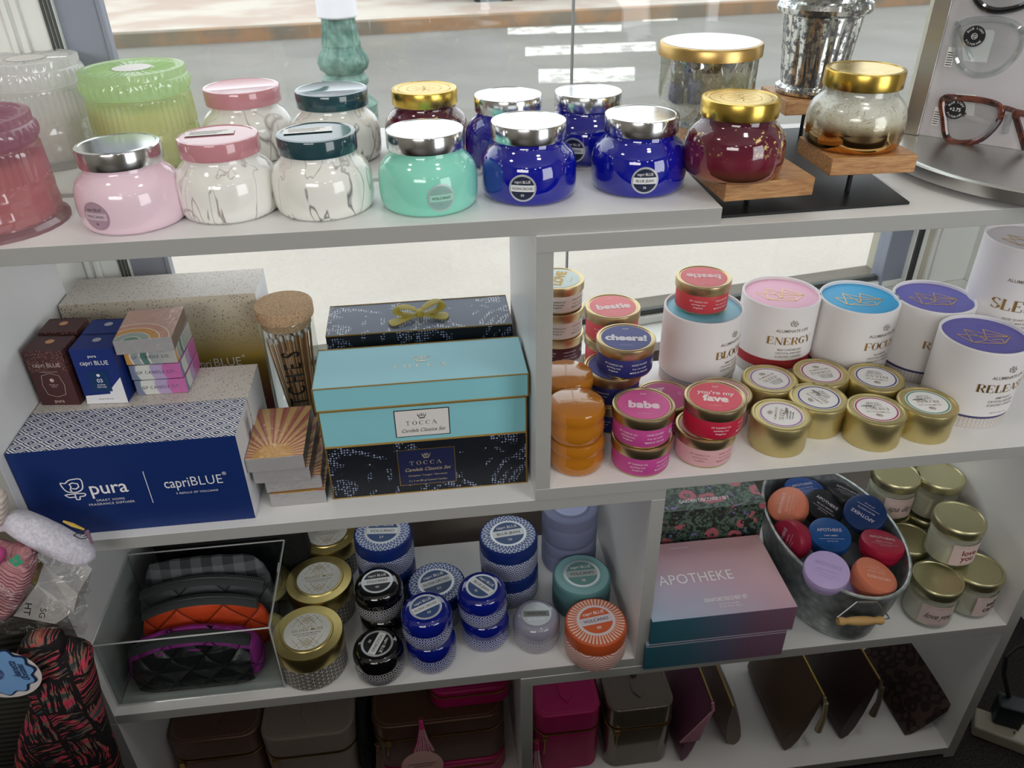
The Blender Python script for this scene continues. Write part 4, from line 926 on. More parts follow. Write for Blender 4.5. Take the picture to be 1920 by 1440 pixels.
PURP = mat('violet_wave_print', lambda c: c.ramp((c.u+(c.v*1.1).sin()*.35)*.15, [(0., '#8490a8'), (.16, '#d9dcd8'), (.3, '#c9b4d0'), (.62, '#b49cc4'), (.64, '#e8d4e4'), (.7, '#c860a8'), (1., '#c060a0')]).__class__ and c.ramp((c.u+(c.v*1.1).sin()*.35)*.15, [(0., '#7884a0'), (.15, '#7884a0'), (.18, '#dcded8'), (.42, '#dcded8'), (.46, '#b8a4cc'), (.66, '#b8a4cc'), (.7, '#c868ac'), (1., '#c868ac')]), .5)
GRAYO = mat('orange_green_wave_print', lambda c: c.ramp((c.u+(c.v*1.3).sin()*.25)*.15, [(0., '#d8a050'), (.12, '#d8a050'), (.14, '#f0eadf'), (.17, '#a0a8ac'), (.3, '#a0a8ac'), (.32, '#f0eadf'), (.35, '#4f7c70'), (.46, '#4f7c70'), (.48, '#f0eadf'), (.52, '#a4acaa'), (1., '#bcb8b4')]), .5)
STRIK = mat('striker_grey', '#a9a7a8', .75); WD = mat('kraft_brown_side', '#7c6454', .7)
gm = 'wrapped patterned match boxes on the cream box'
for k, (mm, tx, lb) in enumerate(((PURP, 'GP CANDLE CO.', 'violet wave-print match box at the bottom of its stack'), (PURP, 'GP CANDLE CO.', 'violet wave-print match box, second from the bottom of its stack'), (GRAYO, 'GP CANDLE CO.', 'orange and green wave-print match box under the rainbow box'))):
    matchbox('match_box', lb, -46.4-.15*k, 12.8+.1*k, z2+k*2.32, 6.6, 7.2, 2.2, [mm, mm, mm], -.02-.01*k, gm, tx)
matchbox('match_box', 'match box with rainbow arch top, topmost on the wave-print stack', -47.0, 11.7, z2+3*2.32, 7.2, 8.6, 2.0, [STRIK, RAIN, WD], .04, gm)
def sun(c):
    x, y = c.u-3.5, c.v-.5; r = (x*x+y*y).sqrt(); a = y.op('ARCTAN2', x)
    rays = ((a*5.6).tri()).gt(.5); return c.mix(r.lt(2.6), c.mix(rays, c.mix(((a*5.6+.5)*.5).fract().gt(.5), '#c8805e', '#b9605a'), '#e8bc7c'), '#d8a048')
SUNM = mat('sunburst_print', sun, .4, .25); SIDE = mat('match_side_dark', '#3c4140', .6)
gs = 'wrapped sunburst match boxes in a stack'
for k, (dx, dy, rz, lb) in enumerate(((.3, .6, .0, 'sunburst match box at the bottom of the stack beside the light blue gift box'), (.0, .9, .02, 'sunburst match box second from the bottom of its stack'), (-1.1, .2, -.02, 'sunburst match box under the topmost one, pushed left'), (-1.5, -.3, .0, 'topmost sunburst match box with rays printed in orange and gold'))):
    matchbox('match_box', lb, -30.2+dx, 2.9+dy, ML+k*2.28, 7.4, 11.6, 2.15, [STRIK, SUNM, SIDE], rz, gs)
# bottle of matches
mx, my = at(530, 568, ML+20.4)
mb_ = thing('match_bottle', 'glass bottle of long matches with a cork stopper and upright black lettering', 'match bottle', mx, my, ML)
CORK = mat('cork', lambda c: c.mix(c.noise(4.5, 3., .7).step(.42, .66), '#cbab86', '#94745a'), .85, bump=lambda c: c.noise(2., 3.), bd=.08)
JG = clear('bottle_glass', '#f4f8f6', .09, .02)
MB().lathe([(3.7, 0), (3.95, .2), (3.95, 17.6), (3.8, 18.2), (3.75, 18.4)], 64, cap=False).obj('glass', JG, mb_)
MB().lathe([(3.6, 17.2), (3.62, 18.5), (4.15, 18.55), (4.2, 18.8), (4.2, 20.2), (4.1, 20.4), (.01, 20.4)], 64).obj('cork', CORK, mb_)
q = MB(); h2 = MB(); random.seed(3)
for i in range(64):
    a = i*2.39996; r = 3.35*math.sqrt((i+.5)/64); x, y = r*math.cos(a), r*math.sin(a); x2, y2 = x*.75+.4, y*.75
    hh = 14.6+random.random()*1.4+x*.25; q.tube([(x2*.8, y2*.8, .3), (x, y, hh)], .15, 5); 
    h2.tube([(x, y, hh-.1), (x, y, hh+.2), (x, y, hh+.55), (x, y, hh+.75)], [.15, .26, .24, .06], 8)
o = q.obj('match_sticks', mat('match_wood', '#cfa67c', .7), mb_, smooth=0); h2.obj('match_heads', mat('match_tip', '#e2ddda', .6), o); o['kind'] = 'stuff'
mm = m_lathe([(3.95, 0), (3.95, 20)], 8.5, .12, .05); q = MB()
for i, ch_ in enumerate('MATCHES'): d_text(q, m_rot(mm, PI/2, 0, -6.9+i*2.05), ch_, 2.5, 0, 0, .012, wide=.62)
q.obj('lettering', INK, mb_, smooth=0)
# Tocca style gift boxes: lids with gilt edges
def swirl(base, dot):
    def f(c):
        n = c.noise(.11, 2., .5, vec=c.UV, dist=1.2); band = ((n*26.).sin()).gt(-.1); d = c.voro(2.6, vec=c.UV, rnd=.35).lt(.33); return c.mix(d*band*(.5+n*.9), base, dot)
    return f
DSW = mat('midnight_dotted_swirls', swirl('#11161f', '#9aa6c8'), .45); TSW = mat('slate_dotted_swirls', swirl('#5c6478', '#e8ecf4'), .45)
AQUA = mat('aqua_card', '#86c6d0', .5, bump=lambda c: c.noise(6., 2.), bd=.01); AQT = mat('aqua_lid_paper', '#a4dcea', .5)
GILT = mat('gilt_edge', '#94793f', .4, .7)
def edges(w, d, h, par, r=.11, z0=0, y0=0):
    q = MB()
    for z in (z0, z0+h):
        q.tube([(0, y0, z), (w, y0, z), (w, y0+d, z), (0, y0+d, z)], r, 4, True)
    for x, y in ((0, y0), (w, y0), (w, y0+d), (0, y0+d)): q.tube([(x, y, z0), (x, y, z0+h)], r, 4)
    q.obj('gilt_edging', GILT, par, smooth=0)
def crown(q, mp, a, b, s):
    d_line(q, mp, [(a-s, b+.75*s), (a-.62*s, b-.15*s), (a+.62*s, b-.15*s), (a+s, b+.75*s), (a+.5*s, b+.25*s), (a+.42*s, b+.85*s), (a+.12*s, b+.3*s), (a, b+1.0*s), (a-.12*s, b+.3*s), (a-.42*s, b+.85*s), (a-.5*s, b+.25*s)], s*.14, True)
    d_line(q, mp, [(a-.62*s, b-.3*s), (a+.62*s, b-.3*s)], s*.14)
    for k in (-1, -.42, 0, .42, 1): d_disc(q, (lambda k: (lambda x, y: mp(a+k*s+x, b+(1.1 if k == 0 else .95)*s+y)))(k), s*.1, 8, 1)
def caselabel(par, x, z, w, h, field, inkm, extra):
    m = m_front(x, -.06, z); o = d_rect(MB(), m, -w/2, w/2, -h/2, h/2).obj('label', GILT if extra else INK, par, smooth=0)
    m = m_front(x, -.08, z); d_rect(MB(), m, -w/2+.12, w/2-.12, -h/2+.12, h/2-.12).obj('label_field', field, o, smooth=0)
    m = m_front(x, -.10, z); q = MB(); k = h/2
    crown(q, m, 0, k*.42 if not extra else k*.56, .55); d_serif(q, m, 'TOCCA', .62, 0, k*.02 if not extra else k*.24, wide=1.1, weight=.55, gap=.4, maxw=w*.6)
    d_text(q, m, 'Candela Classica Set', .55, 0, -k*.52 if not extra else -k*.12, 0, .45, maxw=w*.8)
    if extra: d_text(q, m, 'Cleopatra • Tangier • Marrakesh', .28, 0, -k*.46, 0, maxw=w*.8); d_text(q, m, '3 x 3 oz (85 g) Scented Candles', .28, 0, -k*.76, 0, maxw=w*.85)
    q.obj('lettering', inkm, o, smooth=0)
e, o = gbox('gift_box', 'midnight blue dotted gift box with lettered label, lowest of its stack', 'box', -21.6, 4.0, ML, 26.8, 9.4, 8.7, [DSW, DSW, DSW], group='candle gift boxes by the divider', bev=.03, part='base'); edges(26.8, 9.4, 8.7, o)
caselabel(o, 13.1, 4.4, 7.8, 6.1, mat('navy_field', '#161d44', .5), ink('#b8a88c'), True)
e, o = gbox('gift_box', 'light blue lidded gift box with white crown label, upon the midnight box', 'box', -21.7, 4.0, ML+8.82, 26.9, 9.4, 5.6, [AQUA, AQUA, AQUA], group='candle gift boxes by the divider', bev=.03, part='base'); edges(26.9, 9.4, 5.6, o)
caselabel(o, 13.1, 2.9, 7.2, 4.3, mat('label_white_field', '#dcd8d6', .5), INK, False)
l = MB().box(-.25, 27.15, -.25, 9.65, 5.95, 9.3, 0, 1).obj('lid', [AQUA, AQT], e, bevel=.03, bseg=1, smooth=20)
q = MB()
for z in (5.95, 9.3): q.tube([(-.25, -.25, z), (27.15, -.25, z), (27.15, 9.65, z), (-.25, 9.65, z)], .11, 4, True)
for x in (-.25, 27.15): q.tube([(x, -.25, 5.95), (x, -.25, 9.3)], .11, 4)
q.obj('gilt_edging', GILT, l, smooth=0)
MB().box(.3, 26.6, .3, 9.1, 5.6, 5.95).obj('inner_rim', AQUA, e, smooth=0)
q = MB(); mt = m_top(13.6, 4.6, 9.34); crown(q, mt, 0, .6, 1.); d_serif(q, mt, 'TOCCA', .85, 0, -.75, wide=1.1, weight=.9, gap=.7); q.obj('lettering', mat('pale_gold_print', '#f4efdc', .4, .0), l, smooth=0)
e = thing('gift_box', 'slate dotted gift box with a mustard ribbon bow, behind the light blue box', 'box', -21.4, 18.4, ML, 0, 'candle gift boxes by the divider')
o = MB().box(.2, 26.4, .2, 9.1, 0, 13.6).obj('base', DSW, e, bevel=.03, smooth=20); edges(26.2, 8.9, 13.6, o)
l = MB().box(0, 26.6, 0, 9.3, 13.9, 17.6, 0, 1).obj('lid', [DSW, TSW], e, bevel=.03, bseg=1, smooth=20)
MB().box(.4, 26.2, .4, 8.9, 13.6, 13.9).obj('inner_rim', DSW, e, smooth=0)
q = MB()
for z in (13.9, 17.6): q.tube([(0, 0, z), (26.6, 0, z), (26.6, 9.3, z), (0, 9.3, z)], .11, 4, True)
q.obj('gilt_edging', GILT, l, smooth=0)
BOW = mat('mustard_satin', '#a89838', .5, bump=lambda c: c.noise(1.5, 2.), bd=.05)
def ribbon(pts, w, th=.12):
    m = MB(); n = len(pts); b = 0
    for i, (x, y, z, ww) in enumerate(pts):
        a = Vector(pts[max(0, i-1)][:3]); c_ = Vector(pts[min(n-1, i+1)][:3]); d = (c_-a); nrm = Vector((-d.y, d.x, 0)); nrm = nrm.normalized() if nrm.length > 1e-6 else Vector((0, 1, 0))
        for s2, dz in ((1, 0), (-1, 0), (-1, -th), (1, -th)): p = Vector((x, y, z+dz))+nrm*s2*ww*w/2; m.v.append(tuple(p))
    for i in range(n-1):
        for k in range(4): l2 = (k+1) % 4; m.face((i*4+k, (i+1)*4+k, (i+1)*4+l2, i*4+l2))
    m.face((0, 1, 2, 3)); m.face([(n-1)*4+k for k in (3, 2, 1, 0)]); return m
bx_, by_, bz_ = 13.4, 3.9, 17.7
bw = MB()
for pts in ([(0, 0, .9, .5), (-1.6, .7, 1.6, .9), (-3.2, .9, 1.5, 1.1), (-3.7, .5, 1., 1.), (-2.6, .1, .5, .9), (0, 0, .6, .5)], [(0, 0, .9, .5), (1.4, .9, 1.8, 1.), (3.0, 1.5, 1.9, 1.3), (3.6, .9, 1.2, 1.1), (2.4, .3, .6, .9), (0, 0, .6, .5)], [(0, 0, .7, .5), (-1.8, -.8, .5, .8), (-3.6, -1.5, .25, 1.2), (-4.6, -1.8, .18, 1.3)], [(0, 0, .7, .5), (1.6, -.4, .5, .9), (3.0, -.5, .3, 1.3), (4.3, -.7, .2, 1.5)]):
    r_ = ribbon([(a+bx_, b+by_, c_+bz_, w_) for a, b, c_, w_ in pts], 2.0); n0 = len(bw.v); bw.v += r_.v
    for f in r_.f: bw.face([i+n0 for i in f])
bo = bw.obj('bow', BOW, l, smooth=60, subsurf=1)
MB().box(bx_-.55, bx_+.55, by_-.7, by_+.7, bz_+.1, bz_+1.2).obj('knot', BOW, l, bevel=.3, bseg=3)
# ================================================================== lower left compartment (on BL)
def diam(bg, fg, k=1.25, lo=.42, hi=.8):
    def f(c):
        a, b = c.u*k, c.v*k*.9; d = ((a+b).fract()-.5).abs().max(((a-b).fract()-.5).abs()); return c.mix(d.gt(lo*.5)*d.lt(hi*.5), bg, fg)
    return f
def ikat(bg, fg, k=.95):
    def f(c):
        a, b = c.u*k, c.v*k*.8; d = a.tri()+b.tri(); return c.mix(((d*2.).fract()).gt(.5), bg, fg)
    return f
def ringpat(bg, fg):
    def f(c):
        r = (c.x*c.x+c.y*c.y).sqrt(); a = c.y.op('ARCTAN2', c.x); z_ = ((a*5.5).tri()*.9+r*1.1); return c.mix(((z_*1.).fract()).gt(.5), bg, fg)
    return f
MNP = [(3.1, 0), (3.6, .15), (3.9, .8), (4.0, 1.6), (3.9, 2.5), (3.65, 3.05), (3.65, 3.2)]
MNL = [(3.7, 3.08), (3.95, 3.2), (4.03, 3.6), (3.98, 4.5), (3.7, 5.3), (3.2, 5.75), (2.95, 5.85), (.01, 5.88)]
def badge(par, z, r, ring, field, band, lines, rot, ink1=WINK, ink2=INK):
    m = m_top(0, 0, z); return round_label(par, None, 0, 0, r, ring, field, band, lines, ink1, ink2, flat=m, rot=rot)
BANDW = mat('label_white', '#dfe2e4', .4)
def mini(label, x, y, z, bodym, lidm, lab, rot, group='small glossy patterned candle tins', s=1., show=True):
    e = thing('candle_tin', label, 'candle', x, y, z, 0, group)
    MB().lathe([(r*s, h*s) for r, h in MNP], SEG).obj('tin', bodym, e); l = MB().lathe([(r*s, h*s) for r, h in MNL], SEG).obj('lid', lidm, e)
    if show: badge(l, 5.9*s, 2.55*s, *lab, rot)
    return e
BGP = [(4.3, 0), (4.8, .15), (5.0, .7), (5.05, 3.3), (4.9, 3.8), (4.75, 4.0)]
BGL = [(4.8, 3.95), (4.97, 4.05), (5.0, 4.2), (5.0, 5.9), (4.9, 6.3), (4.6, 6.5), (3.5, 6.52), (3.45, 6.65), (3.2, 6.7), (.01, 6.7)]
def big(label, x, y, z, bodym, lidm, topm, lab, rot, group='large lidded candle tins', show=True):
    e = thing('candle_tin', label, 'candle', x, y, z, 0, group)
    MB().lathe(BGP, SEG).obj('tin', bodym, e); l = MB().lathe(BGL[:6]+[(4.55, 6.5)], SEG, cap=False).obj('lid', lidm, e)
    MB().lathe(BGL[5:], SEG, cap=False).obj('lid_top', topm, l)
    if show: badge(l, 6.72, 3.1, *lab, rot)
    return e
NB, BKG, RB_ = '#14226e', '#101014', '#e4e2ea'
BLB = mat('blue_white_diamond_tin', diam('#14247a', '#ccd2e6', 1.05), .3, coat=.5); BLL = mat('glossy_royal_blue', '#0a1a80', .1, coat=1.)
BKB = mat('black_white_diamond_tin', diam('#0c0c10', '#c4c4c8', 1.05), .3, coat=.5); BKL = mat('glossy_black', '#08080a', .1, coat=1.)
GRB = mat('grey_lilac_diamond_tin', diam('#8f8d9e', '#cfcdd6', 1.05), .35, coat=.4); GRL = mat('glossy_grey_lilac', '#9694a6', .15, coat=.8)
BIK = mat('blue_ikat_tin', ikat('#14245c', '#c4cade', .62), .4); BML = mat('matte_navy_lid', '#10296e', .4); BMT = mat('blue_ikat_lid_top', ringpat('#2a437e', '#c8d2e8'), .4)
LVM = mat('matte_lavender', '#8288aa', .55); TEM = mat('matte_teal', '#5b8a8e', .5); TET = mat('teal_lid_top', '#83b2b4', .35)
def scallop(c):
    a = c.u*.19; aa = a.fract()-.5; b = c.v*.16; d = ((aa*aa*1.2)+((b-1.1)*(b-1.1))).sqrt(); return c.mix(((d*13.).fract()).gt(.5), '#c88478', '#efd8d2')
ORB = mat('scalloped_salmon_tin', scallop, .45); ORL = mat('burnt_orange_lid', '#c9582c', .4); ORT = mat('striped_orange_lid_top', lambda c: c.mix(((c.y.op('ARCTAN2', c.x)*46.).sin()).gt(.0), '#c8603e', '#e8c4b4'), .45)
nav = (SILV, mat('denim_label', '#2f4a7c', .4), BANDW); blk = (SILV, mat('black_label', '#15161a', .4), BANDW)
rb = lambda *a: at(*a)
z0 = BL
x, y = rb(798, 1137, z0+11.9); mini('small royal blue glossy tin atop the front pair, beside the single black tin', x, y, z0+5.92, BLB, BLL, nav+(('capri BLUE', 'ALOHA ORCHID', '03'),), .42); mini('small blue patterned tin at the bottom of the front blue pair', x+.3, y+.1, z0, BLB, BLL, nav+(('', '', ''),), 0, show=False)
x, y = rb(903, 1098, z0+11.9); mini('small royal blue glossy tin with slanted label, atop the pair left of the grey tin', x, y, z0+5.92, BLB, BLL, nav+(('capri BLUE', 'BLUE JEAN', '26'),), -.85); mini('small blue patterned tin at the bottom of the pair left of the grey tin', x+.3, y+.1, z0, BLB, BLL, nav+(('', '', ''),), 0, show=False)
x, y = rb(707, 1089, z0+11.9); mini('black glossy tin with upright label, on top of the rear black pair', x, y, z0+5.92, BKB, BKL, blk+(('capri BLUE', 'VOLCANO', '00'),), .05); mini('black patterned tin at the bottom of the rear black pair', x+.4, y+.2, z0, BKB, BKL, blk+(('', '', ''),), 0, show=False)
x, y = rb(707, 1206, z0+5.95); mini('single black glossy tin with sideways label at the shelf front', x, y, z0, BKB, BKL, blk+(('capri BLUE', 'VOLCANO', '00'),), -2.0)
x, y = rb(1007, 1156, z0+5.95); mini('single grey lilac glossy tin with upside-down silver label', x, y+.8, z0, GRB, GRL, (SILV, mat('silver_field', '#c4ccd0', .3, .3), mat('grey_band', '#7d837f', .5), ('capri BLUE', 'VOLCANO', '26')), 3.05, s=.97)
x, y = rb(815, 1082, z0+6.7); big('single large navy patterned tin between the small glossy tins', -9., 14.6, z0, BIK, BML, BMT, nav+(('capri BLUE', 'ALOHA ORCHID', '03'),), .3)
x, y = rb(953, 1000, z0+13.4)
big('large navy patterned tin on top of the right rear pair', x, y, z0+6.72, BIK, BML, BMT, nav+(('capri BLUE', 'BLUE JEAN', '26'),), .08); big('navy patterned tin at the bottom of the right rear pair', x+.1, y, z0, BIK, BML, BMT, nav+(('', '', ''),), 0, show=False)
x, y = rb(717, 998, z0+13.4); big('navy patterned tin atop the left rear pair, half hidden by the board', x, y+.3, z0+6.72, BIK, BML, BMT, nav+(('capri BLUE', 'VOLCANO', '27'),), -.1); big('navy patterned tin at the bottom of the left rear pair', x, y+.3, z0, BIK, BML, BMT, nav+(('', '', ''),), 0, show=False)
x, y = 15.6, 23.6
lavl = (mat('lav_ring', '#b4bce0', .4), mat('lav_field', '#aab2de', .4), mat('lav_band', '#c4c8e6', .4), ('', '', ''))
big('lavender matte tin on top of the pair in the rear right corner', x, y, z0+6.72, LVM, LVM, LVM, lavl, 0); big('lavender matte tin at the bottom of the rear right pair', x, y, z0, LVM, LVM, LVM, lavl, 0, show=False)
x, y = rb(1093, 1063, z0+6.7); big('teal matte tin in front of the lavender pair', 15.9, 13.2, z0, mat('matte_dark_teal', '#4a6a70', .55), TEM, TET, (SILV, mat('teal_field', '#5f8f8a', .4), mat('teal_band', '#a8b4b0', .4), ('capri BLUE', 'VOLCANO', '26')), 0)
x, y = rb(1117, 1152, z0+6.7); big('orange-lidded salmon scalloped tin at the front right', 16.2, 2.9, z0, ORB, ORL, ORT, (mat('pale_ring', '#d8d0d4', .4), mat('orange_field', '#cc5c2e', .4), mat('lilac_band', '#cfc4cc', .4), ('capri BLUE', 'VOLCANO', '00')), .12)
# gilded tins
def asan(c):
    k = 1.35; a, b = c.u*k, c.v*k; p = a; q = (a*.5+b*.866); r = (a*.5-b*.866)
    l = (p.tri()).gt(.86).max((q.tri()).gt(.86)).max((r.tri()).gt(.86)); m = ((p*3.).tri()*(q*3.).tri()*(r*3.).tri()).gt(.30); return c.mix((l.max(m*.7)), '#2a2826', '#cfcbc2')
ASAN = mat('star_lattice_print', asan, .45); GLID = mat('champagne_gold_lid', '#cdb978', lambda c: c.noise(2., 3.)*.15+.24, 1., bump=lambda c: c.noise(8., 2.), bd=.01)
def gilded(label, x, y):
    e = thing('candle_tin', label, 'candle', x, y, BL, 0, 'large gold-lidded lattice tins'); R = 5.55
    MB().lathe([(5.0, 0), (5.3, .15), (5.45, .5), (5.45, 5.2)], SEG).obj('tin', ASAN, e)
    l = MB().lathe([(5.5, 4.6), (R, 4.7), (R+.02, 7.2), (R-.1, 7.5), (4.1, 7.55), (4.0, 7.68), (.01, 7.7)], SEG).obj('lid', GLID, e)
    o = d_disc(MB(), m_top(0, 0, 7.73), 3.65, 48, 1).obj('label', mat('silver_white_label', '#d4d5cf', .4), l, smooth=0)
    q = MB(); mp = m_rot(m_top(0, 0, 7.75), .06)
    for sg in (1, -1):
        for s in (.28, .5, .9): d_line(q, mp, [(0, sg*(2.35+s)), (s, sg*2.35), (0, sg*(2.35-s)), (-s, sg*2.35)], .07, True)
        for k in (-1, 1): d_line(q, mp, [(k*.4, sg*1.1), (k*1.9, sg*2.9)], .06); d_line(q, mp, [(k*1.4, sg*1.1), (k*.3, sg*2.6), (k*1.2, sg*3.3)], .06); d_line(q, mp, [(k*2.4, sg*1.2), (k*1., sg*3.2)], .05)
    d_text(q, mp, 'capri BLUE', .26, 0, .85); d_text(q, mp, 'GILDED MUSE', .5, 0, .3, .004, spacing=1.1, maxw=5.2)
    q.obj('gold_print', mat('gold_print', '#a8934e', .4, .4), o, smooth=0)
    q = MB(); d_text(q, mp, 'EXOTIC BLOSSOM & BASIL', .25, 0, -.4, .004, maxw=4.9); d_text(q, mp, 'FRAGRANCED CANDLE', .2, 0, -.8, .002, maxw=4.); q.obj('lettering', GREYINK, o, smooth=0)
gilded('large gold-lidded lattice tin at the front, beside the acrylic tray', -29.6, 5.9); gilded('large gold-lidded lattice tin, second from the front', -28.7, 16.9+.3); gilded('gold-lidded lattice tin rearmost of three, partly under the board', -28.2, 28.6)
# acrylic tray with quilted pouches
ac = thing('acrylic_tray', 'clear acrylic tray holding quilted zip pouches', 'tray', -46.5, 11, BL)
ACM = clear('acrylic', '#f4f7f6', .07, .01); ACE = mat('acrylic_edge', '#b9bcba', .2, 0, .5)
x0, x1, y0, y1, hz = -12.7, 12.7, -9.3, 9.3, 14.1
for nm, b in (('front_wall', (x0, x1, y0, y0+.35, 0, hz)), ('back_wall', (x0, x1, y1-.35, y1, 0, hz)), ('side_wall', (x0, x0+.35, y0+.36, y1-.36, 0, hz)), ('side_wall', (x1-.35, x1, y0+.36, y1-.36, 0, hz)), ('bottom', (x0+.36, x1-.36, y0+.36, y1-.36, 0, .35))):
    MB().box(*b).obj(nm, ACM, ac, smooth=0)
q = MB()
for a, b in (((x0, y0), (x1, y0)), ((x1, y0), (x1, y1)), ((x1, y1), (x0, y1)), ((x0, y1), (x0, y0))): q.tube([(*a, hz), (*b, hz)], .15, 4)
for a in ((x0, y0), (x1, y0)): q.tube([(*a, 0), (*a, hz)], .13, 4)
q.tube([(x0, y0, .1), (x1, y0, .1)], .13, 4); q.obj('polished_edge', ACE, ac, smooth=0)
def quilt(col, sc=.33, shine=.35):
    return mat('quilted_'+col.strip('#')+str(sc), lambda c: c.mix(((((c.x+c.z)*sc).fract()-.5).abs().max((((c.x-c.z)*sc).fract()-.5).abs())).gt(.47)*.5, col, '#08080a'), shine,
        bump=lambda c: (((((c.x+c.z)*sc).fract()-.5).abs()*-1.)+.5).min((((((c.x-c.z)*sc).fract()-.5).abs()*-1.)+.5)).op('POWER', .5)*1.+c.noise(.5, 3.)*.25, bd=.9)
def sring(cx, cy, z, a, b, n=40, p=3.2, tw=0, lean=0):
    o = []
    for i in range(n):
        t_ = 2*PI*i/n; c_, s_ = math.cos(t_), math.sin(t_); o.append((cx+a*math.copysign(abs(c_)**(2/p), c_), cy+b*math.copysign(abs(s_)**(2/p), s_)+lean*z, z))
    return o
def pouch(label, x, y, w, d, h, bodym, panel=None, zipm=None, rz=0, arch=1.2, group='quilted zip pouches in the acrylic tray', name='zip_pouch', z=None, top=None):
    z = BL+.4 if z is None else z; e = thing(name, label, 'pouch', x, y, z, rz, group); R = []
    for v, ka, kb in ((0, .80, .7), (.04, .9, .85), (.15, .97, .98), (.4, 1., 1.05), (.7, .97, .95), (.86, .92, .8), (.95, .85, .5), (1., .8, .16)):
        r = sring(0, 0, h*v, w/2*ka, d/2*kb, 48, 3.4 if v < .9 else 2.6)
        r = [(px_, py_, pz_+(arch*(1-(2*px_/w)**2)*v*v) + .12*math.sin(px_*1.7+v*9)) for px_, py_, pz_ in r]; R.append(r)
    MB().loft(R, uvs=(2*w, h)).obj('body', bodym, e, smooth=60)
    if panel:
        def fp(u, v):
            a = (u-.5)*w*.86; zz = .3+v*(h*.9+arch*.75*(1-(2*u-1)**2)); k = 1-((abs(u-.5)*2)**6)*.15; return (a, -d/2*(1.0+.07*math.sin(v*PI)-.32*max(0, v-.7)/.3)*k-.14-.1*math.sin(u*19)*math.sin(v*9), zz*(1-.05*(abs(u-.5)*2)**4)+(.05*h*(abs(u-.5)*2)**8 if v < .5 else 0))
        q = MB().grid(fp, 30, 16, uvs=(w, h)); q.obj('front_panel', panel, e, smooth=60)
    zt = lambda a, dz, dy: (a, dy-d*.2, h*1.0+arch*(1-(2*a/w)**2)+dz)
    N = 24; aa = [(-w*.44+w*.88*i/N) for i in range(N+1)]
    if zipm: 
        q = MB(); q.loft([[zt(a, -.1, -1.25), zt(a, .35, -.5), zt(a, .35, .5), zt(a, -.1, 1.25), zt(a, -.4, .6), zt(a, -.4, -.6)] for a in aa]); q.obj('zip_tape', zipm, e, smooth=60)
        q = MB(); q.tube([zt(a, .4, 0) for a in aa], .16, 6); q.obj('zip_teeth', mat('zip_teeth', lambda c: c.mix((c.x*3.).fract().gt(.5), '#1a1c1c', '#5a5e5c'), .4, .5), e)
    return e
DGZ = mat('dark_grey_tape', '#3a3f3f', .7)
pouch('magenta pouch with black quilted front, foremost in the tray', -47.2, 6.2, 20.5, 6.4, 7.3, quilt('#a8349c', .16, .6), quilt('#222425', .2, .3), DGZ, group='quilted zip pouches in the acrylic tray', arch=2.8)
pouch('orange zip pouch with dark grey tape, second in the tray', -46.2, 10.9, 20.0, 3.0, 9.4, quilt('#d84c20', .14, .6), None, DGZ, .02, 2.8)
pouch('grey zip pouch third in the tray, with a dark zip', -46.3, 14.0, 22.0, 2.6, 10.4, quilt('#4a4e52', .14, .6), None, DGZ, -.01, 2.8)
CHK = mat('grey_check_fabric', lambda c: c.mix(((c.x*.3).fract().gt(.5)+(c.z*.3).fract().gt(.5))*.5, '#34373a', '#6a6e72'), .8)
pouch('grey checked quilted pouch behind the plain grey one', -46.5, 17.0, 20.6, 2.6, 13.6, CHK, None, None)
BFUR = mat('black_fabric', '#0b0b0e', .8, bump=lambda c: c.noise(1., 4.), bd=.3)
pouch('large black bag standing behind the tray with a shiny zip', -43.6, 24.6, 26, 6.5, 17.2, BFUR, None, BFUR, .0, 2.2, None, 'toiletry_bag', BL+.02)
pouch('black diamond-quilted bag in the rear left corner of the shelf', -54.6, 29.6-1.1, 8, 2.6, 15, quilt('#222226', .5, .5), None, None, .0, .5, None, 'toiletry_bag', BL+.02)

# ================================================================== lower right compartment (on E1)
z0 = E1
WCL = lambda c: c.ramp((c.u*.040+c.v*-.012+c.noise(.09, 4., .6, dist=.8)*.35-.08), [(0., '#2f6a78'), (.2, '#4f7c90'), (.38, '#7a88a4'), (.55, '#9a7f98'), (.75, '#b07f92'), (1., '#a87484')])
WTO = mat('watercolour_dusk_top', lambda c: c.ramp((c.u*.018+c.v*.028+c.noise(.08, 4., .6, dist=1.)*.35-.1), [(0., '#9ab6ca'), (.25, '#aeaec4'), (.5, '#bfa0b0'), (.8, '#cfa4a8'), (1., '#d6acac')]), .45)
WFR = mat('watercolour_dusk_front', lambda c: c.ramp((c.u*.040+c.noise(.09, 4., .6, dist=.8)*.3-.1), [(0., '#235a6a'), (.3, '#3a6272'), (.55, '#5c6078'), (.8, '#75586e'), (1., '#7d5c70')]), .5)
e1, o = gbox('gift_box', 'dusky watercolour gift box at the bottom of its pair', 'box', 23.9-.2+0, -.9, z0, 23.4, 16.6, 5.8, [WFR, WTO, WFR], group='watercolour discovery set boxes')
MB().box(-.02, 23.42, -.03, 16.6, 5.45, 5.6).obj('lid_seam', mat('pale_seam', '#b4a8b8', .5), e1, smooth=0)
e2, o = gbox('gift_box', 'dusky watercolour gift box with big white lettering, on top of its pair', 'box', 24.2, -.9, z0+5.83, 23.7, 16.6, 5.5, [WFR, WTO, WFR], group='watercolour discovery set boxes')
MB().box(-.02, 23.72, -.03, 16.6, .15, .3).obj('lid_seam', mat('pale_seam', '#b4a8b8', .5), e2, smooth=0)
q = MB(); mt = m_top(0, 0, 5.54); d_text(q, mt, 'APOTHEKE', 2.1, 9.6, 8.2, -.005, spacing=1.05, maxw=12.6); d_text(q, mt, 'SIGNATURE DISCOVERY SET', .75, 13.0, 3.2, .006, maxw=7.2)
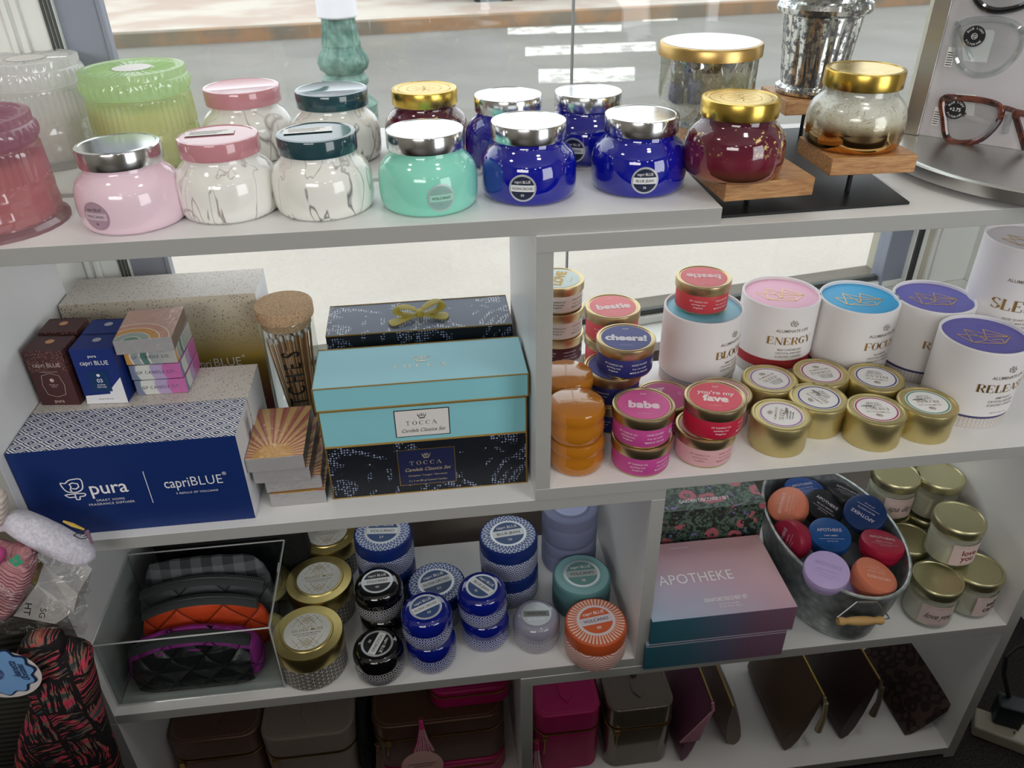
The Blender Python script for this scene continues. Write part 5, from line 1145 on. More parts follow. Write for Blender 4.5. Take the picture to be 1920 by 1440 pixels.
for i in range(2): d_text(q, mt, ('six 2 oz. tin candles', 'net wt. 12 oz / 340 g')[i], .3, 13.2, 2.2-.55*i)
d_text(q, mt, 'BROOKLYN, NY', .3, 9., 15.2); q.obj('lettering', WINK, o, smooth=0)
def floral(c):
    n = c.voro(.3, vec=c.UV); a = c.noise(.5, 4., .65, vec=c.UV, dist=2.5)
    leaf = c.mix(a.step(.48, .56), '#232c28', '#58705e'); v2 = c.voro(1.0, vec=c.UV); k = c.noise(.16, 2., vec=c.UV)
    r = c.mix((n+a*.5-.25).lt(.42)*k.gt(.46)*((n*14.+a*6.).sin().gt(-.75)), leaf, '#b0606c'); return c.mix(v2.lt(.3)*k.lt(.42), r, '#7a6aa4')
FLO = mat('botanical_print', floral, .45)
e3, o = gbox('gift_box', 'dark floral gift box behind the watercolour boxes', 'box', 29.6, 17.2, z0, 19.4, 10, 17.2, [FLO, FLO, FLO], group=None)
q = MB(); d_text(q, m_top(0, 0, 17.24), 'GARDEN DISCOVERY SET', .8, 9, 2.3, .004, maxw=9); q.obj('lettering', WINK, o, smooth=0)
# galvanised bucket of small tins
GALV = mat('galvanised_steel', lambda c: c.mix(c.voro(.7, out='Distance').step(.1, .7), '#c2c8c6', '#9aa2a2'), lambda c: c.noise(.5, 3.)*.25+.3, .75)
bk = thing('metal_bucket', 'oval galvanised bucket full of small lettered candle tins, with a wooden grip', 'bucket', 60.2, 14., z0)
prof = [(.80, 0), (.82, .3), (.83, 1.0), (.87, 4), (.89, 5.0), (.885, 5.3), (.905, 5.8), (.90, 6.1), (.93, 7.0), (.925, 7.3), (.945, 8.0), (.99, 13.2), (1., 13.7)]
inn = [(.985, 13.7), (.975, 13.2), (.82, 1.4), (.01, 1.2)]
MB().lathe([(r*10.6, h) for r, h in prof+inn], 96, sy=1.6).obj('tub', GALV, bk, smooth=50)
MB().tube([(10.6*math.cos(2*PI*i/80), 17.*math.sin(2*PI*i/80), 13.75) for i in range(80)], .32, 8, True).obj('rolled_rim', GALV, bk)
def bl(px, py, y): p = aty(px, py, y); return (p.x-60.2, p.y-14, p.z-z0)
wire = [bl(1607, 1129, -3.8), bl(1572, 1160, -4.6), bl(1572, 1166, -4.6), bl(1655, 1163, -4.6), bl(1668, 1158, -4.6), bl(1645, 1129, -3.8)]
MB().tube([bl(1612, 1130, -3.6), bl(1607, 1129, -3.8), bl(1570, 1158, -4.6), bl(1572, 1166, -4.7), bl(1612, 1165, -4.8), bl(1655, 1163, -4.7), bl(1668, 1159, -4.6), bl(1664, 1154, -4.5), bl(1645, 1129, -3.8), bl(1608, 1129, -3.8)], .13, 8).obj('bail_wire', STEEL, bk)
pa, pb = Vector(bl(1571, 1165, -4.8)), Vector(bl(1655, 1163, -4.8)); g_ = MB(); n = 16
g_.tube([pa.lerp(pb, i/n) for i in range(n+1)], [.55, .72, .62, .5, .6, .68, .72, .74, .74, .74, .72, .68, .6, .5, .62, .72, .55], 14); g_.obj('wooden_grip', mat('turned_wood', '#c09a62', .5, bump=lambda c: c.noise(.6, 3.), bd=.05), bk)
def tintin(label, px, py, h, col, nrm, roll=0., txt='APOTHEKE', r=3.5, dy=0., text=True, second='SEA SALT GROTTO'):
    z = z0+h; x, y = at(px, py, z); n = Vector(nrm).normalized(); qn = Vector((0, 0, 1)).rotation_difference(n)
    th = 3.9; c0 = Vector((x, y+dy, z))-n*th
    e = thing('candle_tin', label, 'candle', c0.x, c0.y, c0.z, 0, 'small lettered tins heaped in the bucket'); e.rotation_euler = qn.to_euler()
    m = mat('soft_'+col.strip('#'), col, .38)
    MB().lathe([(1.9, 0), (2.7, .3), (3.2, 1.1), (3.42, 2.), (3.38, 2.5)], 48).obj('tin', m, e); l = MB().lathe([(r, 2.3), (r+.08, 2.5), (r+.08, 3.3), (r-.05, 3.75), (r-.4, 3.88), (.01, 3.9)], 56).obj('lid', m, e)
    if text:
        q = MB(); mp = m_rot(m_top(0, 0, 3.93), roll); d_text(q, mp, txt, .62, 0, .8, 0, maxw=4.2); d_text(q, mp, second, .26, 0, -.35, .004, maxw=3.1); d_line(q, mp, [(-2.1, -1.0), (2.1, -1.0)], .05); d_text(q, mp, 'NET WT 2 OZ', .2, 0, -1.5); q.obj('lettering', ink('#cfc6d2') if col not in ('#b9a6d6', '#d0795c') else ink('#e8c9bc' if col == '#d0795c' else '#a898c8'), l, smooth=0)
    return e
tintin('peach candle tin tilted left at the bucket rim, upper left', 1474, 944, 14.2, '#d0795c', (-.55, -.15, .8), .9)
tintin('blue candle tin at the back of the bucket under the board', 1508, 913, 12.8, '#1e4486', (.0, .1, 1.), .1)
tintin('black candle tin leaning at the back right of the bucket', 1588, 922, 13.6, '#121317', (.25, .1, .95), -.7)
tintin('black candle tin in the middle of the heap, lettering tilted', 1548, 948, 13.6, '#1c1d22', (.1, -.35, .9), -.75)
tintin('navy candle tin with upside-down lettering by the right rim', 1622, 960, 14.8, '#16305e', (-.3, -.35, .88), 2.2)
tintin('crimson candle tin lying on its side by the left rim', 1472, 1014, 12.6, '#9a1f3c', (-.93, -.25, .25), .3)
tintin('bright blue candle tin with upright lettering in the middle of the heap', 1557, 1001, 14.2, '#164a86', (-.02, -.22, 1.), -.15, second='DARK AMBER')
tintin('crimson candle tin with its lettering showing, at the right rim', 1656, 1014, 14.4, '#a01a38', (.12, .1, 1.), -.3, second='AMBER WOODS')
tintin('lilac candle tin at the front of the heap', 1551, 1067, 15.4, '#b9a6d6', (-.12, -.22, .95), -.6)
tintin('peach candle tin with upside-down lettering at the front right', 1645, 1076, 14.2, '#d0795c', (.28, -.12, .95), 3.0)
tintin('lilac candle tin low at the front, under the peach one', 1598, 1095, 10.2, '#b9a6d6', (.1, .1, 1.), 0, text=False)
tintin('grey candle tin glimpsed deep between the crimson and peach tins', 1605, 1040, 9.8, '#5a5c62', (.1, .0, 1.), 0, text=False)
# glass jar candles
JGL = clear('jar_glass', '#f2f5f2', .10, .02); GJL = mat('pale_gold_lid', '#c8c29a', .38, 1.); CRW = mat('cream_candle_wax', '#d9d4c6', .5, sss=.15)
PKL = mat('blush_label', '#dcc6c2', .55)
def gjar(label, x, y, z, words, wink, fontsh=0., rot=0., lab=True, size=1.1):
    e = thing('jar_candle', label, 'candle', x, y, z, 0, 'glass jar candles with pale gold lids')
    P = [(r*.88, h) for r, h in [(4.1, 0), (4.4, .12), (4.6, .6), (4.65, 1.2), (4.65, 5.8), (4.55, 6.5), (4.2, 6.95), (4.15, 7.3)]]
    MB().lathe(P, 64, cap=False).lathe([(.01, .05), (3.6, .05)], 64, cap=False).obj('glass', JGL, e)
    MB().lathe([(3.6, .5), (3.8, .8), (3.86, 5.2), (.01, 5.2)], 56).obj('wax', CRW, e)
    l = MB().lathe([(r*.87, h) for r, h in [(4.35, 6.7), (4.85, 6.8), (4.9, 7.0), (4.9, 7.9), (4.8, 8.3), (4.6, 8.5), (4.3, 8.5), (4.15, 8.35), (.01, 8.3)]], 64).obj('lid', GJL, e)
    if lab:
        P2 = [(4.1, 0), (4.1, 9)]; o = d_rect(MB(), m_lathe(P2, 3.3, rot, .03), -2.8, 2.8, -2.2, 2.2, 16, 1).obj('label', PKL, e)
        q = MB(); m = m_lathe(P2, 3.3, rot, .06); hh = len(words)
        for i, s_ in enumerate(words): d_text(q, m, s_, size, .1, (.5*(hh-1)-i)*1.25, .018, fontsh, maxw=4.6)
        q.obj('lettering', wink, o, smooth=0); q = MB(); d_text(q, m, 'SWEET WATER DECOR', .24, 0, 1.8, 0, spacing=1.2); d_text(q, m, 'soy candle  9 oz', .22, 0, -1.9); q.obj('small_print', ink('#a08a86'), o, smooth=0)
    return e
RDI = ink('#8a2f3c')
x, y = at(1757, 1078, z0+8.5); gjar('glass jar candle with hand-lettered love you label at the front', 75.6, 4.5, z0, ('love you',), GREYINK, .5, -.25, size=1.2)
gjar('glass jar candle labelled self care beside the right panel', 83.6, 5.6, z0, ('self', 'care'), INK, 0, .3)
gjar('glass jar candle with pink love you label, stacked across the front jars', 80.2, 9.6, z0+8.55, ('love', 'you'), RDI, .0, .1)
gjar('glass jar candle low behind the stacked front jars', 75.8, 14.2, z0, ('',), INK, lab=False)
xx, yy = at(1690, 885, z0+17.1); xx -= .8
gjar('glass jar candle labelled spa day, raised at the back beside the bucket', xx, yy, z0+8.55, ('spa day',), GREYINK, .45, -.1, size=1.2)
gjar('glass jar candle underneath the spa day jar', xx, yy, z0, ('',), INK, lab=False)
xx2, yy2 = at(1804, 891, z0+17.1)
xx2 = 83.4; yy2 += 1.
gjar('glass jar candle on top at the rear right, beside the panel', xx2, yy2, z0+8.55, ('',), INK, lab=False)
gjar('glass jar candle beneath the rear right jar', xx2, yy2, z0, ('',), INK, lab=False)

# ================================================================== bottom row (on FL): vanity cases and clutches
def leather(name, col, rough=.4, metal=.0, coat=.1): return mat(name, col, rough, metal, coat, bump=lambda c: c.noise(4., 3.), bd=.02)
def rrect(w, d, r, n=8):
    o = []
    for cx, cy, a0 in ((w-r, r, -90), (w-r, d-r, 0), (r, d-r, 90), (r, r, 180)):
        for i in range(n+1): a = math.radians(a0+90*i/n); o.append((cx+r*math.cos(a), cy+r*math.sin(a)))
    return o
def tassel(par, x, y, z, cols, ln=8., name='tassel', spread=.5):
    q = MB(); q.lathe([(.1, 0), (.35, -.1), (.42, -.6), (.42, -2.0), (.5, -2.2)], 14, cx=x, cy=y, z=z); o = q.obj(name, cols[0], par)
    q = MB(); q.tube([(x+.5*math.cos(a*.7), y, z+.35+.35*math.sin(a*.7)) for a in range(9)], .08, 6, True); q.obj('ring', BRASS, o)
    for j, c in enumerate(cols):
        q = MB()
        for i in range(7):
            k = (i*len(cols)+j)/(7*len(cols))-.5; q.tube([(x+k*.7, y-.1, z-2.1), (x+k*1.3*spread*2, y-.25-.1*(i % 2), z-2.1-ln*.5), (x+k*2.6*spread*2, y-.2, z-2.1-ln*(1-abs(k)*.15))], [.14, .15, .14], 5)
        q.obj('strands', c, o)
    return o
def case(label, x, y, w, d, h, lm, stitch, zipm=BRASS, strap=True, group='vanity cases on the bottom shelf', pull=True, rz=0., z=None):
    z = FL if z is None else z; e = thing('vanity_case', label, 'bag', x, y, z, rz, group); r = min(w, d)*.2
    MB().prism(rrect(w, d, r), .05, h*.66).obj('body', lm, e, bevel=.35, bseg=3)
    l = MB().prism(rrect(w, d, r), h*.69, h).obj('lid', lm, e, bevel=.5, bseg=3)
    q = MB(); ins = [(a*.99+.005*w, b*.99+.005*d) for a, b in rrect(w, d, r)]; q.tube([(a, b, h*.675) for a, b in ins], .2, 6, True); q.obj('zip', zipm, e)
    q = MB(); s_ = [(.7+a*(w-1.4)/w, .7+b*(d-1.4)/d, h+.02) for a, b in rrect(w, d, r)]
    for i in range(len(s_)):
        a, b = Vector(s_[i]), Vector(s_[(i+1) % len(s_)]); n = max(1, int((b-a).length/.55))
        for k in range(n): q.tube([a.lerp(b, (k+.15)/n), a.lerp(b, (k+.7)/n)], .05, 4)
    q.obj('stitching', stitch, l, smooth=0)
    if strap:
        q = MB(); cx = w*.5; q.prism([(cx-1.0, d*.50), (cx-1.25, d*.32), (cx-1.1, d*.24), (cx, d*.15), (cx+1.1, d*.24), (cx+1.25, d*.32), (cx+1.0, d*.50)], h-.02, h+.28); q.obj('handle_tab', lm, l, bevel=.1)
        q = MB(); q.tube([(cx, d*.46, h+.3), (cx, d*.5, h+1.6), (cx, d*.62, h+1.9), (cx, d*.76, h+1.6), (cx, d*.8, h+.2)], .6, 8); q.obj('handle', lm, l)
    if pull: q = MB(); q.box(w*.1, w*.1+.9, -.5, -.15, h*.62, h*.70); q.tube([(w*.1+.4, -.5, h*.64), (w*.1+.2, -.8, h*.54), (w*.1+.1, -.7, h*.42)], .12, 6); q.obj('zip_pull', BRASS, e)
    return e
BRZ = leather('bronze_leather', '#6b5247', .35, .35); TAU = leather('taupe_leather', '#8e8078', .45); BRN2 = leather('brown_metallic_leather', '#5a4030', .38, .3); MAG = leather('magenta_leather', '#b01460', .45); PEW = leather('pewter_patent', '#6c6054', .2, .4, .8)
case('bronze leather vanity case at the left end of the bottom shelf', -61+2.0, 8.4, 16.4, 17., 17., BRZ, ink('#9a8070'))
case('taupe leather vanity case with brass zip beside the bronze case', -42.4, 6.6, 16.6, 17., 17.4, TAU, ink('#a89c90'))
case('magenta flat case lying at the bottom under the brown vanity case', -23.2, 6.0, 24.6, 17., 5.2, MAG, ink('#c84880'), strap=False, pull=False)
b3 = case('wide brown metallic vanity case between the magenta ones, with tassel', -22.8, 6.4, 24.2, 17., 12.2, BRN2, ink('#9a8068'), z=FL+5.22, strap=False)
c4 = case('magenta case lying on the wide brown vanity case, under the board', -11.9, 9.0, 14.8, 14., 4.4, MAG, ink('#c84880'), strap=False, pull=False, z=FL+17.45)
tassel(b3, 1.0, -.9, 9.0, [leather('brown_tassel', '#6a4c3a')], 7.)
WTS = mat('white_strand', '#dcd4d2', .6); PTS = mat('pink_strand', '#d83a86', .5)
tt = tassel(None, -13.6, 5.0, FL+20.8, [PTS, WTS, leather('rose_strand', '#c88a98')], 7.4, 'tassel_charm', .75); tag(tt, 'pink and white leather tassel charm hanging before the brown vanity case', 'tassel')
tg = MB(); mm_ = lambda a, b: (a-10.6, 4.1, FL+7.6+b)
tgv = MB(); tgv.prism([(3.8*math.cos(2*PI*i/48), 3.6*math.sin(2*PI*i/48)) for i in range(48)], -.05, .05); tgv.xform(Matrix.Translation((-14.2, 3.9, FL+8.8)) @ Matrix.Rotation(PI/2-.15, 4, 'X')); tgo = tgv.obj('paper_tag', mat('pink_card', '#d8aca8', .6), None)
tag(tgo, 'round pink paper tag hanging below the tassel charm', 'tag')
q = MB(); m_ = lambda a, b: (-14.2+a, 3.9-.12+b*.15, FL+8.8+b); d_rect(q, m_, -2.5, 2.5, .62, .78); d_rect(q, m_, -1.5, 1.9, .05, .2); q.obj('lettering', ink('#5a4a4c'), tgo, smooth=0)
q = MB(); d_rect(q, m_, -.2, 2.1, -2.4, -.6); q.obj('price_sticker', PAPER, tgo, smooth=0)
pouch('black fabric bag squeezed between the taupe and brown cases', -24.7, 14, 2.6, 14, 16.5, BFUR, None, None, 0, .3, None, 'toiletry_bag', FL+.02)
# right part
mc = case('magenta vanity case with a white and pink tassel at the middle upright', 6.9, 5.2, 12.2, 16, 17., MAG, ink('#d05890'))
tassel(mc, -.1, -1.1, 11.8, [leather('magenta_tassel', '#b01460'), WTS], 8.)
case('pewter patent vanity case wrapped in shiny film', 20.2, 4.4, 12.6, 15.6, 17.2, PEW, ink('#8a7c6c'))
def clutch(label, B, Tp, y, ln, th, m, zipm, group='zip clutches leaning in the bottom right compartment', fringe=None, lean=0.):
    b = aty(*B, y); tp = aty(*Tp, y); dz = FL+.12-b.z
    b = Vector((b.x, y, FL+.12)); e = thing('clutch_bag', label, 'bag', b.x, y, FL, 0, group)
    up = (tp-b); up.y = 0; L_ = up.length; up.normalize(); sd = Vector((up.z, 0, -up.x)); R = []
    for j in range(13):
        v = j/12; yy = ln*v; k = math.sin(PI*min(1, max(0, v*.86+.07)))**.35; ring = []
        prof = [(0, .15), (.06, .7), (.2, 1.), (.45, .95), (.7, .65), (.9, .3), (1., .12)]
        pts = [(h_, w_*th/2*k) for h_, w_ in prof]
        for h_, w_ in pts: ring.append(tuple(up*(h_*L_)+sd*w_+Vector((0, yy, 0))))
        for h_, w_ in pts[::-1]: ring.append(tuple(up*(h_*L_)-sd*w_+Vector((0, yy, 0))))
        R.append(ring)
    q = MB().loft(R, uvs=(20, ln))
    lo = min(v[2] for v in q.v); q.v = [(x_, y_, z_-min(0, lo)+.02) for x_, y_, z_ in q.v]
    q.obj('body', m, e, smooth=50)
    q = MB(); top = up*(L_+.15); q.tube([tuple(top+Vector((0, ln*k_/10, 0))) for k_ in range(11)], .22, 8); q.obj('zip', zipm, e)
    if fringe:
        q = MB(); t0 = top+Vector((0, -.3, 0)); q.tube([tuple(t0), tuple(t0+Vector((.15, -.5, -1.6)))], .3, 8); o = q.obj('wrist_strap', fringe[0], e)
        if fringe[1] == 'strap': q = MB(); q.tube([tuple(t0+Vector((.2, -.5, -1.))), tuple(t0+Vector((.3, -.9, -5.))), tuple(t0+Vector((-.1, -1., -8.6)))], [.45, .5, .7], 8); q.obj('loop', fringe[0], o)
        else:
            for s_ in range(14): q = q if s_ else MB(); k_ = s_/13-.5; q.tube([tuple(t0+Vector((.1, -.6, -1.4))), tuple(t0+Vector((-2.5+k_*2, -1.2, -6.))), tuple(t0+Vector((-3.8+k_*3.6, -1.3, -9.)))], .16, 5)
            q.obj('fringe', fringe[0], o)
    return e
LEO = mat('leopard_print', lambda c: c.mix((c.voro(.45, out='Distance')-.42-(c.noise(.5, 2.)-.5)*.6).abs().lt(.13), '#46302a', '#241412'), .6)
clutch('mauve clutch with a pink fringe beside the pewter case', (1278, 1425), (1335, 1315), 4, 18, 3.4, leather('mauve_leather', '#7a4a66', .5), BRASS, fringe=(leather('pink_fringe', '#c08a9c'), 'f'))
clutch('small grey beige clutch left open beside the mauve one', (1375, 1400), (1375, 1325), 6, 18, 5., leather('grey_beige_leather', '#7a6a60', .5), BRASS)
clutch('plain brown flat clutch with a pale gold zip strap', (1462, 1440), (1545, 1305), 3.5, 19, 4.4, leather('mocha_leather', '#5a4638', .5), GOLD, fringe=(leather('pale_gold_leather', '#a89878', .35, .5), 'strap'))
clutch('dark brown clutch with a rolled strap end, left of the leopard one', (1570, 1408), (1650, 1275), 4.5, 19, 4.4, leather('dark_brown_leather', '#34221e', .5), BRASS, fringe=(leather('dull_gold_leather', '#6a5a4a', .4, .3), 'strap'))
clutch('leopard print clutch with gold zip leaning on the right panel', (1682, 1415), (1822, 1300), 3.5, 19, 3.6, LEO, GOLD)

# ================================================================== hanging display at the left and floor at the right
def pv(px, py, y): return aty(px, py, y)
def pillow(pts, y, th, name, m, par=None, org=None, uvs=(1, 1), wr=0., smooth=60):
    c = sum((pv(px, py, y) for px, py in pts), Vector())/len(pts); P = [pv(px, py, y) for px, py in smooth_(pts, True, 4)]; R = []
    for s, d in ((.4, .48), (.78, .42), (.95, .25), (1., 0), (.97, -.25), (.85, -.42), (.6, -.5), (.3, -.52)):
        R.append([tuple(c+(p-c)*s+Vector((0, d*th+wr*math.sin(i*.9+s*8), 0))-(org or Vector())) for i, p in enumerate(P)])
    q = MB().loft(R, uvs=uvs); 
    for i, f in enumerate(q.f): q.uv[i] = [((q.v[k][0]), (q.v[k][2])) for k in f]
    return q.obj(name, m, par, smooth=smooth)
def brush(c):
    x, z = c.x+c.noise(.12, 2.)*3., c.z+c.noise(.1, 2.)*3.; cx, cz = (x*.21), (z*.16); par = ((cx.floor()+cz.floor())*.5).fract().gt(.25)
    s1 = c.noise(1., 3., .6, vec=c.vec(x*.22+z*.07, z*2.1-x*.8, 0.)); s2 = c.noise(1., 3., .6, vec=c.vec(x*2.2, z*.2, 3.))
    s = s1+(s2-s1)*par; hue = c.noise(.7, 2., .5, vec=c.vec(x*.3, z*.8-x*.3, 9.))
    col = c.ramp(hue, [(.34, '#3a4648'), (.42, '#8a6a5c'), (.47, '#b84a44'), (.52, '#cc4468'), (.57, '#aa3444'), (.62, '#8a6e5e'), (.68, '#445458')]); e_ = ((cx.fract()-.5).abs().max((cz.fract()-.5).abs())).lt(.46)
    return c.mix(s.gt(.525)*e_, '#151013', col)
BRU = mat('brush_stroke_fabric', brush, .8)
e = thing('tote_bag', 'black fabric bag with pink, red and grey woven brush strokes, at the left edge', 'bag', *pv(120, 1440, -6).xy, 30)
og = e.location/S
pillow([(62, 1188), (100, 1190), (165, 1210), (176, 1250), (196, 1340), (235, 1470), (250, 1700), (36, 1715), (28, 1440), (52, 1330), (66, 1280), (40, 1230)], -5.5, 5, 'body', BRU, e, og, wr=.15)
pillow([(38, 1205), (70, 1182), (118, 1196), (116, 1225), (60, 1250), (36, 1240)], -6.5, 3, 'gathered_top', BRU, e, og, wr=.2)
tgc = pv(-4, 1262, -9.5); tb = thing('paper_tag', 'pale blue scalloped paper tag with handwritten script on the brush-stroke bag', 'tag', tgc.x, tgc.y, tgc.z)
def scal(r): return [((r+.28*math.cos(12*2*PI*i/96))*math.cos(2*PI*i/96), (r+.28*math.cos(12*2*PI*i/96))*math.sin(2*PI*i/96)) for i in range(96)]
def plate(pts, y, th, m, nm, par): q = MB(); q.prism(pts, 0, th); q.xform(Matrix.Translation((0, y, 0)) @ Matrix.Rotation(PI/2, 4, 'X')); return q.obj(nm, m, par, smooth=20)
pw = plate([(p[0]*1.02+.2, p[1]-.7) for p in [(4.5*math.cos(2*PI*i/64), 4.5*math.sin(2*PI*i/64)) for i in range(64)]], .3, .06, mat('tag_back_card', '#dfd8d8', .6), 'back_card', tb)
o = plate(scal(4.35), .12, .06, mat('tag_navy', '#1c2c4c', .5), 'border', tb); f = plate(scal(4.05), .02, .06, mat('tag_blue', '#7aa6da', .5), 'field', tb)
q = MB(); d_disc(q, m_front(-.6, -.1, 0), 1.3, 32, 1); q.obj('portrait_print', mat('portrait_ink', lambda c: c.mix(c.noise(.8, 3.).step(.4, .6), '#26305a', '#6a80b4'), .5), f, smooth=0)
q = MB(); mpp = m_rot(m_front(0, -.12, 0), PI/2)
d_text(q, mpp, 'Jeanetta', .95, .4, -2.15, .006, .6, maxw=3.4); d_text(q, mpp, 'Gonzales', .85, -.3, -2.95, .006, .6, maxw=3.2); q.obj('lettering', mat('tag_navy', '#1c2c4c', .5), f, smooth=0)
# stuffed lavender pillow
LAVF = mat('lavender_grey_jersey', lambda c: c.mix(c.noise(3., 3.).step(.35, .65), '#c6c3d2', '#dedbe6'), .9, sheen=.3, bump=lambda c: c.noise(.25, 3., dist=.6)*1.+c.noise(5., 2.)*.08, bd=.6)
sp_ = [(-25, 985, 12), (-5, 986, 14), (8, 985, 13), (20, 985, 24), (36, 987, 36), (58, 994, 44), (85, 1006, 47), (115, 1018, 46), (142, 1028, 40), (160, 1032, 31), (171, 1034, 18), (176, 1035, 6)]
b0 = pv(80, 1000, -5); e = thing('plush_toy', 'lavender grey stuffed cloth with a small printed hand, end pointing right', 'plush toy', b0.x, b0.y, b0.z-3); og = e.location/S
R = []
for i, (px, py, r) in enumerate(sp_):
    c = pv(px, py, -5)-og; rc = r*.06; R.append([(c.x-.2*rc*math.sin(a), c.y+rc*.8*math.cos(a)*(1+.06*math.sin(a*5+i)), c.z+rc*math.sin(a)*(1+.04*math.sin(a*4+i*1.3))) for a in [2*PI*k/36 for k in range(36)]])
MB().loft(R, uvs=(20, 20)).obj('body', LAVF, e, smooth=80)
def on_pl(px, py): return tuple(pv(px, py, -7.7)-og)
q = MB(); 
for pl_ in ([(138, 1004), (150, 996), (163, 998), (166, 1004), (160, 1010), (150, 1010), (138, 1004)], [(150, 1003), (157, 1001), (162, 1004), (157, 1006)]): q.tube([on_pl(a, b) for a, b in pl_], .06, 5)
q.obj('hand_print', INK, e)
q = MB(); q.tube([on_pl(118, 977), on_pl(135, 984), on_pl(158, 993)], [.12, .25, .12], 6); q.obj('yellow_print', ink('#c8a648'), e)
q = MB(); q.tube([on_pl(163, 996), on_pl(168, 1008), on_pl(174, 1020)], [.25, .2, .1], 6); q.obj('pink_print', ink('#8a6a84'), e)
pillow([(-20, 915), (8, 925), (13, 945), (10, 975), (-3, 985), (-20, 980)], -5.5, 2, 'plush_toy', mat('cream_knit', '#cdbfb6', .9, bump=lambda c: (c.z*8.).sin(), bd=.05)); tag(bpy.data.objects['plush_toy.001'], 'cream knitted piece peeking in at the left edge above the lavender cloth', 'plush toy')
# pink plush in a cellophane wrapped box
b0 = pv(60, 1120, -6); e = thing('wrapped_gift', 'pink knitted plush in a gold-edged white box wrapped in cellophane', 'gift', b0.x, b0.y, b0.z-4); og = e.location/S
PKN = mat('pink_knit', lambda c: c.mix(((c.x+c.z*.8)*5.).sin().step(-1., 1.)*.5, '#c88890', '#dca4a8'), .9, bump=lambda c: ((c.x+c.z*.8)*10.).sin()+c.noise(.4, 3.)*2., bd=.12)
pillow([(-40, 1030), (10, 1026), (50, 1030), (66, 1052), (60, 1090), (30, 1140), (-10, 1160), (-40, 1150)], -7., 5, 'plush', PKN, e, og, wr=.15)
pillow([(-30, 1030), (0, 1028), (12, 1040), (0, 1056), (-30, 1060)], -9.5, 1.4, 'magenta_patch', mat('magenta_knit', '#b0447c', .9), e, og)
q = MB(); mpx = lambda a, b: tuple(pv(30+a, 1052-b, -9.9)-og)
for a, b, r in ((-8, 0, 5), (2, 6, 6), (8, -2, 5), (0, -6, 5)): d_disc(q, (lambda a, b: (lambda x, y: mpx(a+x, b+y)))(a, b), r, 16, 1)
q.obj('green_print', ink('#46a884'), e, smooth=0)
F = [(52, 1088), (67, 1044), (82, 1057), (146, 1113), (138, 1147), (104, 1170), (25, 1155), (2, 1150), (68, 1097)]
fr_ = [tuple(pv(px, py, (-7.5 if k in (0, 8, 7, 6) else -5.)) - og) for k, (px, py) in enumerate(F)]; bk_ = [(p[0]+.6, p[1]+4., p[2]+.2) for p in fr_]
q = MB(); q.v = fr_+bk_
q.face((2, 8, 4, 3), None, 0); q.face((8, 6, 5, 4), None, 0); q.face((1, 0, 8, 2), None, 1); q.face((0, 7, 6, 8), None, 1)
for a, b in ((1, 2), (2, 3), (3, 4), (4, 5), (5, 6), (6, 7), (7, 0), (0, 1)): q.face((a, b, b+9, a+9), None, 0)
q.face((10, 11, 12, 13, 14, 15, 16, 9), None, 0)
o = q.obj('box', [mat('white_card_box', '#dedcd8', .5), mat('antique_gold_foil', '#8e7c4c', .35, .7)], e, smooth=0)
q = MB(); mpx = lambda a, b: tuple(pv(52+a*12+b*4, 1142-b*12+a*3, -8.4)-og); d_text(q, m_rot(mpx, -1.45), 'HT', 1., 0, 0, .01); mpx2 = lambda a, b: tuple(pv(80+a*12+b*4, 1150-b*12+a*3, -8.4)-og); d_text(q, m_rot(mpx2, -1.45), 'SG', .9, 0, 0); q.obj('lettering', INK, o, smooth=0)
random.seed(5)
def crump(u, v):
    px = -30+u*190; py = 1036+v*150+u*10*math.sin(v*3); y = -10.2+u*4.5+.5*math.sin(u*9+v*4)+.45*math.sin(v*11-u*5); p = pv(px, py, y)-og
    return (p.x+.25*math.sin(v*23+u*7), p.y, p.z+.3*math.sin(u*17))
FILM = clear('crinkled_cellophane', '#ffffff', .2, .1, bump=lambda c: c.noise(.25, 4., .6, dist=2.5), bd=1.4)
MB().grid(crump, 26, 22).obj('cellophane', FILM, e, smooth=60)
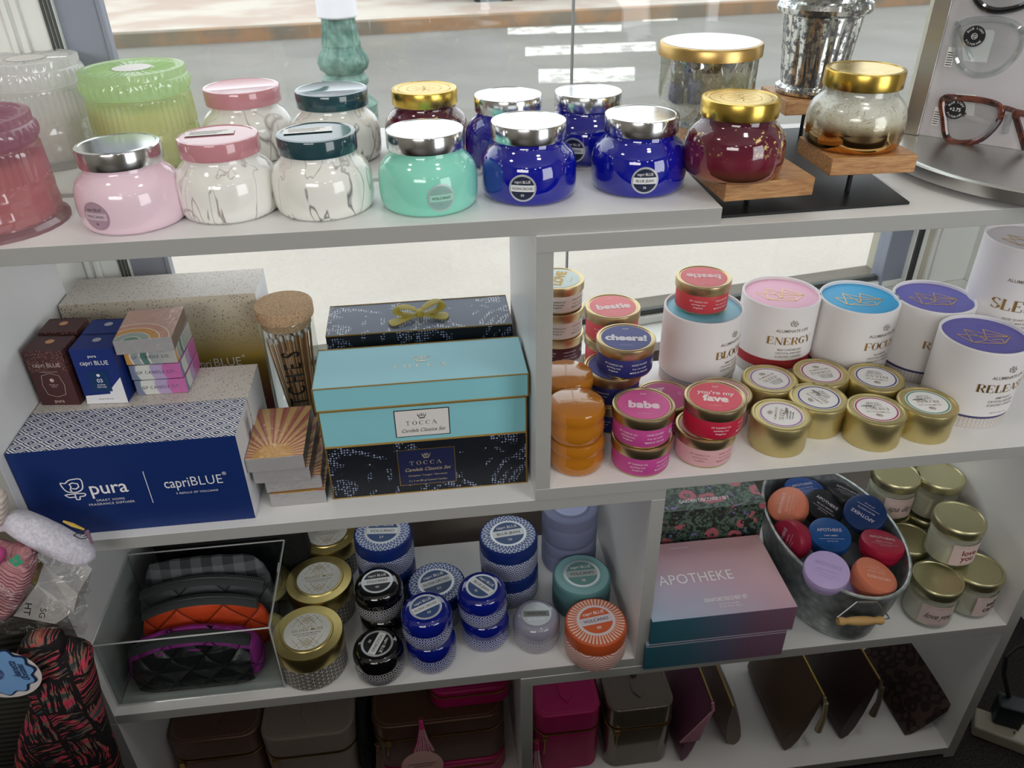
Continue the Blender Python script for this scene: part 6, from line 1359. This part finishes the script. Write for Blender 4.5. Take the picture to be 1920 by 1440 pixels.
for k, (px, py, s_) in enumerate(((158, 1105, 9), (128, 1175, 14))):
    q = MB(); c = pv(px, py, -5)-og
    def tuft(u, v, c=c, s_=s_): a = u*PI*1.6; r = s_*.055*(.4+v)*(1+.25*math.sin(a*6+v*5)); return (c.x+r*math.cos(a)*1.2, c.y-r*.5*math.sin(a), c.z+r*math.sin(a)-v*.5)
    q.grid(tuft, 24, 6); q.obj('cellophane_tuft', FILM, e, smooth=40)

OLV = mat('dark_olive_rib_knit', '#2e2f28', .9, bump=lambda c: (c.z*6.).sin(), bd=.1)
e = thing('knit_bag', 'dark olive ribbed knit bag behind the scalloped tag', 'bag', *pv(0, 1260, -2.5).xy, 40)
pillow([(-60, 1110), (20, 1140), (80, 1160), (120, 1185), (110, 1230), (70, 1330), (60, 1500), (20, 1720), (-60, 1720)], -2.2, 4, 'body', OLV, e, e.location/S)
# floor at the right: power strip, charger and cable
ps = thing('power_strip', 'white power strip lying on the dark carpet right of the shelf', 'power strip', 100.5, 3.5, .05, -.35+PI/2-1.2)
ps.rotation_euler = (0, 0, -.62+PI/2*0)
MB().box(-4, 30, -2.6, 2.6, 0, 3.2).obj('housing', mat('ivory_plastic', '#9c968a', .5), ps, bevel=.6, bseg=3)
for k in range(5):
    q = MB(); c = 3+k*5
    for dx, dy in ((-.6, .5), (.6, .5), (0, -.6)): q.box(c+dx-.15, c+dx+.15, dy-.35, dy+.35, 3.1, 3.24)
    q.obj('socket', mat('socket_dark', '#2a2826', .6), ps, smooth=0)
ch_ = thing('charger', 'dark teal charger block plugged into the power strip', 'charger', 102.6, 4.3, 3.32, -.5)
MB().box(-2.5, 2.5, -2., 2., 0, 5.4).obj('housing', mat('dark_teal_plastic', '#0e1c22', .4), ch_, bevel=.5, bseg=3)
q = MB(); pts = smooth_([(100.2, 6.8, 6), (99.5, 9., 14), (101, 10., 20), (107, 10.4, 20), (110, 11.5, 26), (109, 13, 38), (104, 15, 46)], False) if False else [(102.4, 5.5, 8.9), (101.6, 8., 13), (101.4, 9., 17), (103.4, 9.6, 18.6), (107, 10, 19), (109.4, 10.6, 22), (110, 11.6, 28), (109, 13.4, 38), (106, 15, 46), (101, 17, 50)]
q.tube(pts, .45, 8); cb = q.obj('cable', mat('black_cable', '#0d1014', .5)); tag(cb, 'black cable looping up from the charger behind the shelf', 'cable')
